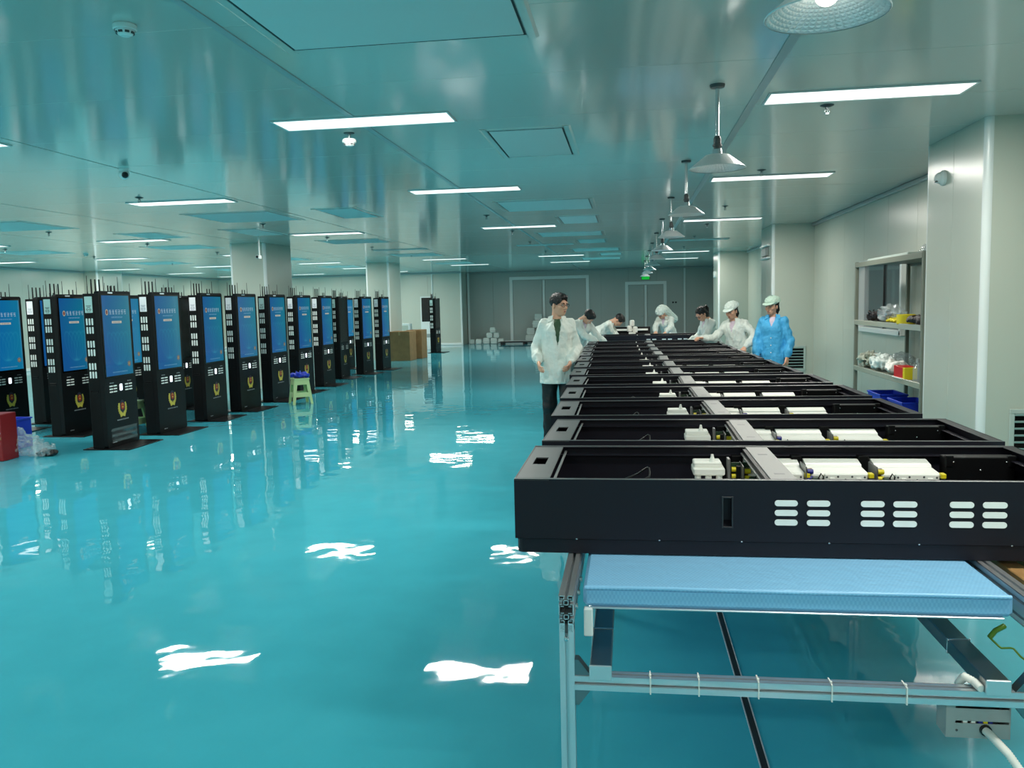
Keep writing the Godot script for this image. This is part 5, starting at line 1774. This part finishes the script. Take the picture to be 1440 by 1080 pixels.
func rack_and_wall_items() -> void:
	var x0 := 2.89
	var x1 := 3.51
	var z0 := -8.74
	var z1 := -11.2
	var t := thing("parts_rack", "grey steel shelf rack holding bags and tools in front of the window", "rack")
	for x in [x0, x1]:
		for z in [z0, z1]:
			part("upright", G.new().rbox(Vector3(x, 1.055, z), Vector3(0.04, 2.11, 0.05), 0.004), "rack_grey", t)
	var ys := [0.3, 0.8, 1.38, 2.1]
	for y in ys:
		var sh := part("shelf", G.new().rbox(Vector3((x0 + x1) / 2, y - 0.02, (z0 + z1) / 2), Vector3(x1 - x0, 0.02, z0 - z1), 0.002), "rack_grey", t)
		for x in [x0 - 0.015, x1 + 0.015]:
			part("shelf_edge", G.new().rbox(Vector3(x, y - 0.03, (z0 + z1) / 2), Vector3(0.02, 0.06, z0 - z1), 0.003), "rack_film" if y < 2.0 else "rack_grey", sh)
	# what lies on it
	for a in [
		["clear_bag", [0.24, 0.16, 0.4], 1.46, -10.05, "clear_film", "clear plastic bag on the rack's upper shelf beside the yellow tape roll", "bag", 3],
		["clear_bag", [0.22, 0.13, 0.36], 1.44, -9.3, "clear_film", "puffed clear plastic bag behind the yellow tape roll on the rack", "bag", 4],
		["cable_bundle", [0.2, 0.1, 0.7], 1.405, -10.55, "tool_dark", "heap of dark reddish cables on the rack's upper shelf", "cable", 5],
		["cable_bundle", [0.24, 0.08, 0.5], 1.395, -9.0, "tool_dark", "flat heap of dark cables at the pillar end of the rack's upper shelf", "cable", 6],
		["wire_tray", [0.16, 0.05, 0.45], 1.38, -9.85, "yellow", "shallow yellow bundle in front of the clear bag on the rack", "tray", 7],
		["parts_bag", [0.24, 0.16, 0.5], 0.76, -10.85, "rack_film", "grey crumpled parts bag on the rack's lower shelf", "bag", 8],
		["parts_bag", [0.24, 0.15, 0.42], 0.75, -10.35, "foam_white", "white crumpled bag in the middle of the rack's lower shelf", "bag", 9],
		["parts_bag", [0.24, 0.12, 0.3], 0.735, -9.88, "white_plastic", "small white bag beside the red box on the rack", "bag", 10],
		["cable_bundle", [0.22, 0.17, 0.55], 0.76, -9.2, "wire_black", "black tangled cables behind the red box on the rack's lower shelf", "cable", 11],
		["clear_bag", [0.24, 0.16, 0.4], 0.8, -10.5, "clear_film", "clear bag behind the white bags on the rack's lower shelf", "bag", 12]]:
		var g := crumpled(Vector3(a[1][0], a[1][1], a[1][2]), a[7], 0.014)
		# rest its lowest point on the shelf
		var low := INF
		for p in g.v:
			low = minf(low, p.y)
		solo(a[0], g, a[4], a[5], a[6], Vector3(3.25 if a[7] in [4, 11, 12] else 2.98, (1.38 if a[2] > 1.2 else 0.8) - 0.01 - low, a[3]))
	var roll := thing("tape_roll", "yellow tape roll on the rack's upper shelf", "tape", Vector3(2.95, 1.37, -9.45))
	part("tape", G.new().lathe([Vector2(0.05, 0.0), Vector2(0.09, 0.0), Vector2(0.095, 0.01), Vector2(0.095, 0.1), Vector2(0.085, 0.105), Vector2(0.05, 0.105), Vector2(0.05, 0.0)], 20), "yellow", roll)
	var rb := thing("red_box", "small red box with yellow end on the rack's lower shelf", "box", Vector3(2.94, 0.79, -9.42))
	part("carton", G.new().rbox(Vector3(0, 0.065, 0), Vector3(0.14, 0.13, 0.3), 0.004), "red_plastic", rb)
	part("end_label", G.new().rbox(Vector3(-0.005, 0.065, 0.18), Vector3(0.13, 0.125, 0.06), 0.003), "yellow", rb)
	part("card_base", G.new().rbox(Vector3(-0.01, 0.006, 0), Vector3(0.15, 0.012, 0.33), 0.002), "white_plastic", rb)
	var bt := thing("spray_bottle", "clear bottle with grey cap at the pillar end of the rack's lower shelf", "bottle", Vector3(2.93, 0.79, -8.98))
	part("bottle_body", G.new().lathe([Vector2(0.0, 0.0), Vector2(0.045, 0.0), Vector2(0.05, 0.01), Vector2(0.05, 0.14), Vector2(0.02, 0.18), Vector2(0.018, 0.2)], 18), "clear_film", bt)
	part("cap", G.new().lathe([Vector2(0.02, 0.2), Vector2(0.022, 0.2), Vector2(0.02, 0.24), Vector2(0.0, 0.24)], 14), "box_grey", bt)
	solo("foam_sheet", G.new().rbox(Vector3(0, 0.02, 0), Vector3(0.26, 0.04, 1.5), 0.006), "vent_frame", "pale sheet lying along the top of the parts rack", "sheet", Vector3(3.05, 2.09, -10.1))
	solo("clear_bag", crumpled(Vector3(0.2, 0.1, 0.5), 15, 0.014), "clear_film", "clear plastic wrap on top of the parts rack at its window end", "bag", Vector3(3.1, 2.14, -9.1))
	# blue crates under the rack
	crate("blue plastic crate under the parts rack, the one beside the upright", Vector3(3.05, 0.29, -10.4), 0.0)
	crate("blue plastic crate under the parts rack, farther from the upright", Vector3(3.05, 0.29, -9.6), 0.0)
	# grilles
	louvre("air_grille", "white louvred air grille low in the pillar behind the blue coat worker", Vector3(3.215, 0.5, -16.849), Basis(), 0.4, 0.5, 8)
	louvre("air_grille", "white louvred air grille low in the pillar beside the table", Vector3(3.3, 0.47, -7.349), Basis(), 0.36, 0.5, 8)
	# round sensor on the first pillar
	var s := thing("wall_sensor", "small round white sensor high on the pillar beside the rack", "sensor", Vector3(2.879, 2.74, -8.25))
	s.rotation = Vector3(0, 0, PI / 2)
	part("base", G.new().lathe([Vector2(0.0, 0.0), Vector2(0.07, 0.0), Vector2(0.07, 0.02), Vector2(0.05, 0.04), Vector2(0.0, 0.04)], 20), "white_trim", s)
	part("dome", G.new().ball(Vector3(0, 0.045, 0), Vector3(0.05, 0.04, 0.05)), "white_trim", s)
	part("slot", G.new().rbox(Vector3(-0.03, 0.07, 0), Vector3(0.012, 0.02, 0.06), 0.003), "grey_steel", s)
	# twin emergency light on the second pillar
	var e := thing("emergency_light", "twin white emergency light fitting on the second pillar", "lamp", Vector3(2.769, 2.6, -17.5))
	part("case", G.new().rbox(Vector3(-0.03, 0, 0), Vector3(0.06, 0.16, 0.5), 0.008), "box_grey", e)
	for y in [0.12, -0.12]:
		part("lamp_tube", G.new().rbox(Vector3(-0.03, y, 0), Vector3(0.07, 0.04, 0.9), 0.012), "white_trim", e)
	var jx := thing("wall_box", "round white junction box high on the third pillar", "box", Vector3(2.679, 2.45, -26.5))
	part("case", G.new().at(Vector3.ZERO, Basis(Vector3.BACK, PI / 2)).lathe([Vector2(0.0, 0.0), Vector2(0.11, 0.0), Vector2(0.11, 0.05), Vector2(0.09, 0.07), Vector2(0.0, 0.07)], 18), "white_trim", jx)
	# exit sign over the far door
	var ex := thing("exit_sign", "small glowing green exit sign over the far double door", "sign", Vector3(0.74, 2.68, BACK + 0.03))
	part("sign_case", G.new().rbox(Vector3(0, 0, 0), Vector3(0.36, 0.18, 0.03), 0.006), "exit_green", ex)
	part("sign_face", G.new().rbox(Vector3(0, 0, 0.016), Vector3(0.33, 0.15, 0.006), 0.002), "exit_sign_glow", ex)
	var sw := thing("wall_switch", "small dark switch plate beside the far double door", "switch", Vector3(1.95, 1.6, BACK + 0.002))
	for k in 2:
		part("button", G.new().rbox(Vector3(k * 0.12 - 0.06, 0, 0.01), Vector3(0.07, 0.07, 0.02), 0.006), "wire_black", sw)

func crate(label: String, at: Vector3, turn: float) -> void:
	var t := thing("plastic_crate", label, "crate", at, turn)
	var g := G.new()
	g.rbox(Vector3(0, 0.01, 0), Vector3(0.3, 0.02, 0.5), 0.004)
	for s in [-1.0, 1.0]:
		g.rbox(Vector3(s * 0.145, 0.12, 0), Vector3(0.01, 0.24, 0.5), 0.003)
		g.rbox(Vector3(0, 0.12, s * 0.245), Vector3(0.29, 0.24, 0.01), 0.003)
	part("tub", g, "bin_blue", t)
	var r := G.new()
	for s in [-1.0, 1.0]:
		r.rbox(Vector3(s * 0.152, 0.232, 0), Vector3(0.018, 0.02, 0.53), 0.004)
		r.rbox(Vector3(0, 0.232, s * 0.256), Vector3(0.32, 0.02, 0.018), 0.004)
	part("rim", r, "bin_blue", t)

func stool(label: String, at: Vector3, turn: float) -> void:
	# moulded plastic stool: square top, four splayed angle legs, aprons and low rails with openings between
	var t := thing("plastic_stool", label, "stool", at, turn)
	var h := 0.46
	part("seat", G.new().at(Vector3(0, h - 0.014, 0), Basis(Vector3.RIGHT, PI / 2)).prism(rounded_rect(0.29, 0.29, 0.03), 0.028), "stool_green", t)
	for q in [[1, 1], [-1, 1], [-1, -1], [1, -1]]:
		var g := G.new()
		var a := Vector3(q[0] * 0.13, h - 0.02, q[1] * 0.13)
		var b := Vector3(q[0] * 0.18, 0.0, q[1] * 0.18)
		for ax in 2:
			var w0 := 0.062
			var w1 := 0.045
			var d := Vector3(-q[0], 0, 0) if ax == 0 else Vector3(0, 0, -q[1])
			var th := (Vector3(0, 0, -q[1]) if ax == 0 else Vector3(-q[0], 0, 0)) * 0.006
			var p := [a, a + d * w0, b + d * w1, b]
			g.poly(p, -th)
			g.poly([p[0] + th, p[1] + th, p[2] + th, p[3] + th], th)
			g.poly([p[1], p[2], p[2] + th, p[1] + th], d)
			g.poly([p[2], p[3], p[3] + th, p[2] + th], Vector3.DOWN)
		part("leg", g, "stool_green", t)
	for k in 4:
		var b := Basis(Vector3.UP, k * PI / 2)
		part("apron", G.new().at(b * Vector3(0, h - 0.07, 0.135), b * Basis(Vector3.RIGHT, -0.1)).rbox(Vector3.ZERO, Vector3(0.25, 0.09, 0.007), 0.002), "stool_green", t)
		part("rail", G.new().at(b * Vector3(0, 0.17, 0.16), b * Basis(Vector3.RIGHT, -0.1)).rbox(Vector3.ZERO, Vector3(0.29, 0.085, 0.007), 0.002), "stool_green", t)

func loose_items() -> void:
	stool("pale green plastic stool with a blue cloth on it beside the kiosks", Vector3(-5.83, 0, -14.15), 0.62)
	solo("blue_cloth", crumpled(Vector3(0.3, 0.11, 0.24), 41, 0.01), "bin_blue", "crumpled blue cloth lying on the pale green stool", "cloth", Vector3(-5.83, 0.512, -14.15))
	stool("pale green plastic stool standing between two kiosks of the front row", Vector3(-6.95, 0, -10.75), 0.0)
	# red carton, blue bin and clear bag beside the first kiosk
	var rc := thing("red_carton", "tall dark red carton with small print standing beside the blue bin", "carton", Vector3(-7.37, 0, -8.75), 0.06)
	part("carton_body", G.new().rbox(Vector3(0, 0.275, 0), Vector3(0.32, 0.55, 0.28), 0.008), "red_card", rc)
	part("lettering", tiny_text(G.new().at(Vector3(0.11, 0.33, 0.141)), 4, 0.018, 0.006, 8), "letter_white", rc)
	part("lettering", tiny_text(G.new().at(Vector3(0.13, 0.27, 0.141)), 2, 0.03, 0.006, 9), "tape", rc)
	part("lettering", tiny_text(G.new().at(Vector3(0.1, 0.22, 0.141)), 5, 0.012, 0.005, 10), "letter_white", rc)
	var bb := thing("blue_bin", "open blue plastic bin standing behind the clear bag", "bin", Vector3(-7.84, 0, -9.5), 0.0)
	var g := G.new()
	g.rbox(Vector3(0, 0.01, 0), Vector3(0.36, 0.02, 0.4), 0.004)
	for s in [-1.0, 1.0]:
		g.rbox(Vector3(s * 0.175, 0.19, 0), Vector3(0.012, 0.38, 0.4), 0.003)
		g.rbox(Vector3(0, 0.19, s * 0.195), Vector3(0.35, 0.38, 0.012), 0.003)
	part("tub", g, "bin_blue", bb)
	g = G.new()
	for s in [-1.0, 1.0]:
		g.rbox(Vector3(s * 0.182, 0.37, 0), Vector3(0.022, 0.02, 0.43), 0.004)
		g.rbox(Vector3(0, 0.37, s * 0.202), Vector3(0.38, 0.02, 0.022), 0.004)
	part("rim", g, "bin_blue", bb)
	var f := Field.new(Vector3(-0.4, -0.02, -0.3), Vector3(0.45, 0.36, 0.3), 0.012)
	f.egg(Vector3(-0.1, 0.12, 0), Vector3(0.2, 0.13, 0.16), 0.05)
	f.egg(Vector3(-0.14, 0.24, 0), Vector3(0.06, 0.09, 0.06), 0.06)
	f.egg(Vector3(0.1, 0.07, 0.02), Vector3(0.18, 0.08, 0.13), 0.05)
	var n := cloth_noise(51)
	n.frequency = 12.0
	f.folds(n, 0.06)
	f.cut_plane(Vector3(0, 0.004, 0), Vector3.DOWN)
	solo("clear_bag", f.into(G.new()), "clear_film", "crumpled clear plastic bag on the floor in front of the blue bin", "bag", Vector3(-7.13, 0, -9.02))
	var bk := Field.new(Vector3(-0.2, -0.02, -0.15), Vector3(0.2, 0.15, 0.15), 0.01)
	bk.egg(Vector3(0, 0.035, 0), Vector3(0.12, 0.045, 0.08), 0.02)
	bk.folds(cloth_noise(52), 0.03)
	bk.cut_plane(Vector3(0, 0.003, 0), Vector3.DOWN)
	solo("cable_bundle", bk.into(G.new()), "wire_black", "small black cable bundle on the floor beside the clear bag", "cable", Vector3(-6.93, 0, -9.0))
	# brown cartons
	for a in [[-7.06, -25.55, 0.66, 0.92, 0.8, "tall brown cardboard carton standing past the last kiosk of the row"], [-6.85, -26.5, 0.5, 0.93, 0.7, "brown cardboard carton standing close behind the other carton"]]:
		var c := thing("cardboard_carton", a[5], "carton", Vector3(a[0], 0, a[1]), 0.0, "brown cartons on the floor")
		part("carton_body", G.new().rbox(Vector3(0, a[3] / 2, 0), Vector3(a[2], a[3], a[4]), 0.008), "cardboard", c)
		part("tape", G.new().rbox(Vector3(0, a[3] + 0.0005, 0), Vector3(0.06, 0.002, a[4]), 0.0005), "tape", c)
		part("tape", G.new().rbox(Vector3(0, a[3] - 0.06, a[4] / 2 + 0.0005), Vector3(0.06, 0.12, 0.002), 0.0005), "tape", c)
	# white cabinet behind the cartons
	var wc := thing("white_cabinet", "low white framed cabinet standing behind the brown cartons", "cabinet", Vector3(-8.15, 0, -29.3))
	part("cabinet_body", G.new().rbox(Vector3(0, 0.54, 0), Vector3(0.72, 1.08, 0.4), 0.006), "white_trim", wc)
	for s in [-1.0, 1.0]:
		var dr := part("door", G.new().rbox(Vector3(s * 0.17, 0.6, 0.203), Vector3(0.3, 0.82, 0.012), 0.004), "wall_paint", wc)
		part("handle", G.new().rbox(Vector3(s * 0.04, 0.6, 0.215), Vector3(0.012, 0.1, 0.014), 0.003), "grey_steel", dr)
	# white display stand with black screen
	var ds := thing("display_stand", "tall white display stand with black upper panel behind the lone kiosk", "display", Vector3(-7.72, 0, -31.6))
	part("stand_body", G.new().rbox(Vector3(0, 1.03, 0), Vector3(0.46, 2.06, 0.3), 0.01), "white_trim", ds)
	part("screen", G.new().rbox(Vector3(0.02, 1.55, 0.152), Vector3(0.4, 0.92, 0.012), 0.004), "screen_off", ds)
	part("panel", G.new().rbox(Vector3(0.06, 0.55, 0.151), Vector3(0.14, 0.14, 0.006), 0.003), "box_grey", ds)
	# white foam offcuts in two piles by the far door
	var spots := [[-6.72, 0.0, -35.5, 0.24], [-6.4, 0.0, -35.4, 0.26], [-6.08, 0.0, -35.5, 0.3], [-5.75, 0.0, -35.5, 0.3], [-5.44, 0.0, -35.5, 0.27], [-5.95, 0.257, -35.5, 0.27], [-5.63, 0.257, -35.5, 0.26], [-5.8, 0.49, -35.5, 0.26],
		[-4.22, 0.0, -35.8, 0.4], [-3.75, 0.0, -35.8, 0.4], [-4.17, 0.342, -35.8, 0.36], [-3.76, 0.342, -35.8, 0.36], [-3.92, 0.65, -35.8, 0.36], [-3.85, 0.958, -35.8, 0.34]]
	for k in spots.size():
		var s: Array = spots[k]
		var fr := RandomNumberGenerator.new()
		fr.seed = 300 + k
		var sz := Vector3(s[3], s[3] * 0.85, s[3] * 0.8)
		var gg := G.new()
		gg.at(Vector3(0, sz.y / 2, 0), Basis.from_euler(Vector3(0, fr.randf_range(-0.12, 0.12), 0.0)))
		gg.rbox(Vector3.ZERO, sz * Vector3(0.94, 1.0, 0.94), 0.03)
		gg.rbox(Vector3(0, fr.randf_range(-0.1, 0.1) * sz.y, 0), sz * Vector3(1.0, 0.3, 1.0), 0.015)
		var low := k < 8
		var tier := "topmost" if k in [7, 13] else "bottom tier" if s[1] == 0.0 else "middle tier"
		solo("foam_block", gg, "foam_white", ("white foam packing block, %s of the low pile beside the alcove wall" if low else "white foam packing block, %s of the tall pile before the big double door") % tier, "foam", Vector3(s[0], s[1], s[2]), 0.0, "foam blocks in the low pile" if low else "foam blocks in the tall pile")
	var pl := thing("pallet", "flat dark pallet on the floor under the tall foam pile", "pallet", Vector3(-4.35, 0, -35.05))
	for k in 5:
		part("slat", G.new().rbox(Vector3(0, 0.09, (k - 2) * 0.16), Vector3(2.2, 0.02, 0.12), 0.003), "tool_dark", pl)
	for k in 3:
		part("bearer", G.new().rbox(Vector3((k - 1) * 0.95, 0.04, 0), Vector3(0.1, 0.08, 0.78), 0.004), "tool_dark", pl)
	# work at the far end of the table: white tray, film rolls, white dispenser parts
	var tr := thing("parts_tray", "white plastic parts tray on the far end of the table", "tray", Vector3(0.24, 0.79, -16.5))
	part("tray_base", G.new().rbox(Vector3(0, 0.01, 0), Vector3(0.55, 0.02, 0.4), 0.004), "white_plastic", tr)
	for s in [-1.0, 1.0]:
		part("tray_side", G.new().rbox(Vector3(s * 0.275, 0.09, 0), Vector3(0.012, 0.18, 0.4), 0.003), "white_plastic", tr)
		part("tray_side", G.new().rbox(Vector3(0, 0.09, s * 0.2), Vector3(0.55, 0.18, 0.012), 0.003), "white_plastic", tr)
	solo("foam_sheet", crumpled(Vector3(0.4, 0.2, 0.3), 61, 0.014), "foam_white", "white crumpled wrap beside the parts tray on the table", "wrap", Vector3(0.78, 0.935, -16.45))
	var dv := thing("dispenser_part", "white dispenser assembly standing up at the far end of the table", "machine part", Vector3(0.07, 0.79, -16.92))
	part("stand", G.new().rbox(Vector3(0, 0.14, 0), Vector3(0.14, 0.28, 0.12), 0.01), "white_plastic", dv)
	for q in [[-0.05, 0.36], [0.06, 0.34], [0.0, 0.47]]:
		part("cup", G.new().at(Vector3(q[0], q[1] - 0.07, 0)).lathe([Vector2(0.0, 0.0), Vector2(0.045, 0.0), Vector2(0.05, 0.02), Vector2(0.05, 0.1), Vector2(0.03, 0.12), Vector2(0.0, 0.12)], 14), "white_plastic", dv)
	var bar := thing("black_panel", "black kiosk door panel leaning at the far end of the table", "panel", Vector3(-0.06, 0.8, -17.2))
	part("panel_sheet", G.new().at(Vector3(0, 0.18, 0), Basis(Vector3.RIGHT, -0.3)).rbox(Vector3.ZERO, Vector3(1.0, 0.38, 0.02), 0.004), "black_steel", bar)
	part("white_edge", G.new().at(Vector3(0.05, 0.3, 0.0), Basis(Vector3.RIGHT, -0.3)).rbox(Vector3(0, 0, 0.02), Vector3(0.8, 0.04, 0.012), 0.004), "white_plastic", bar)
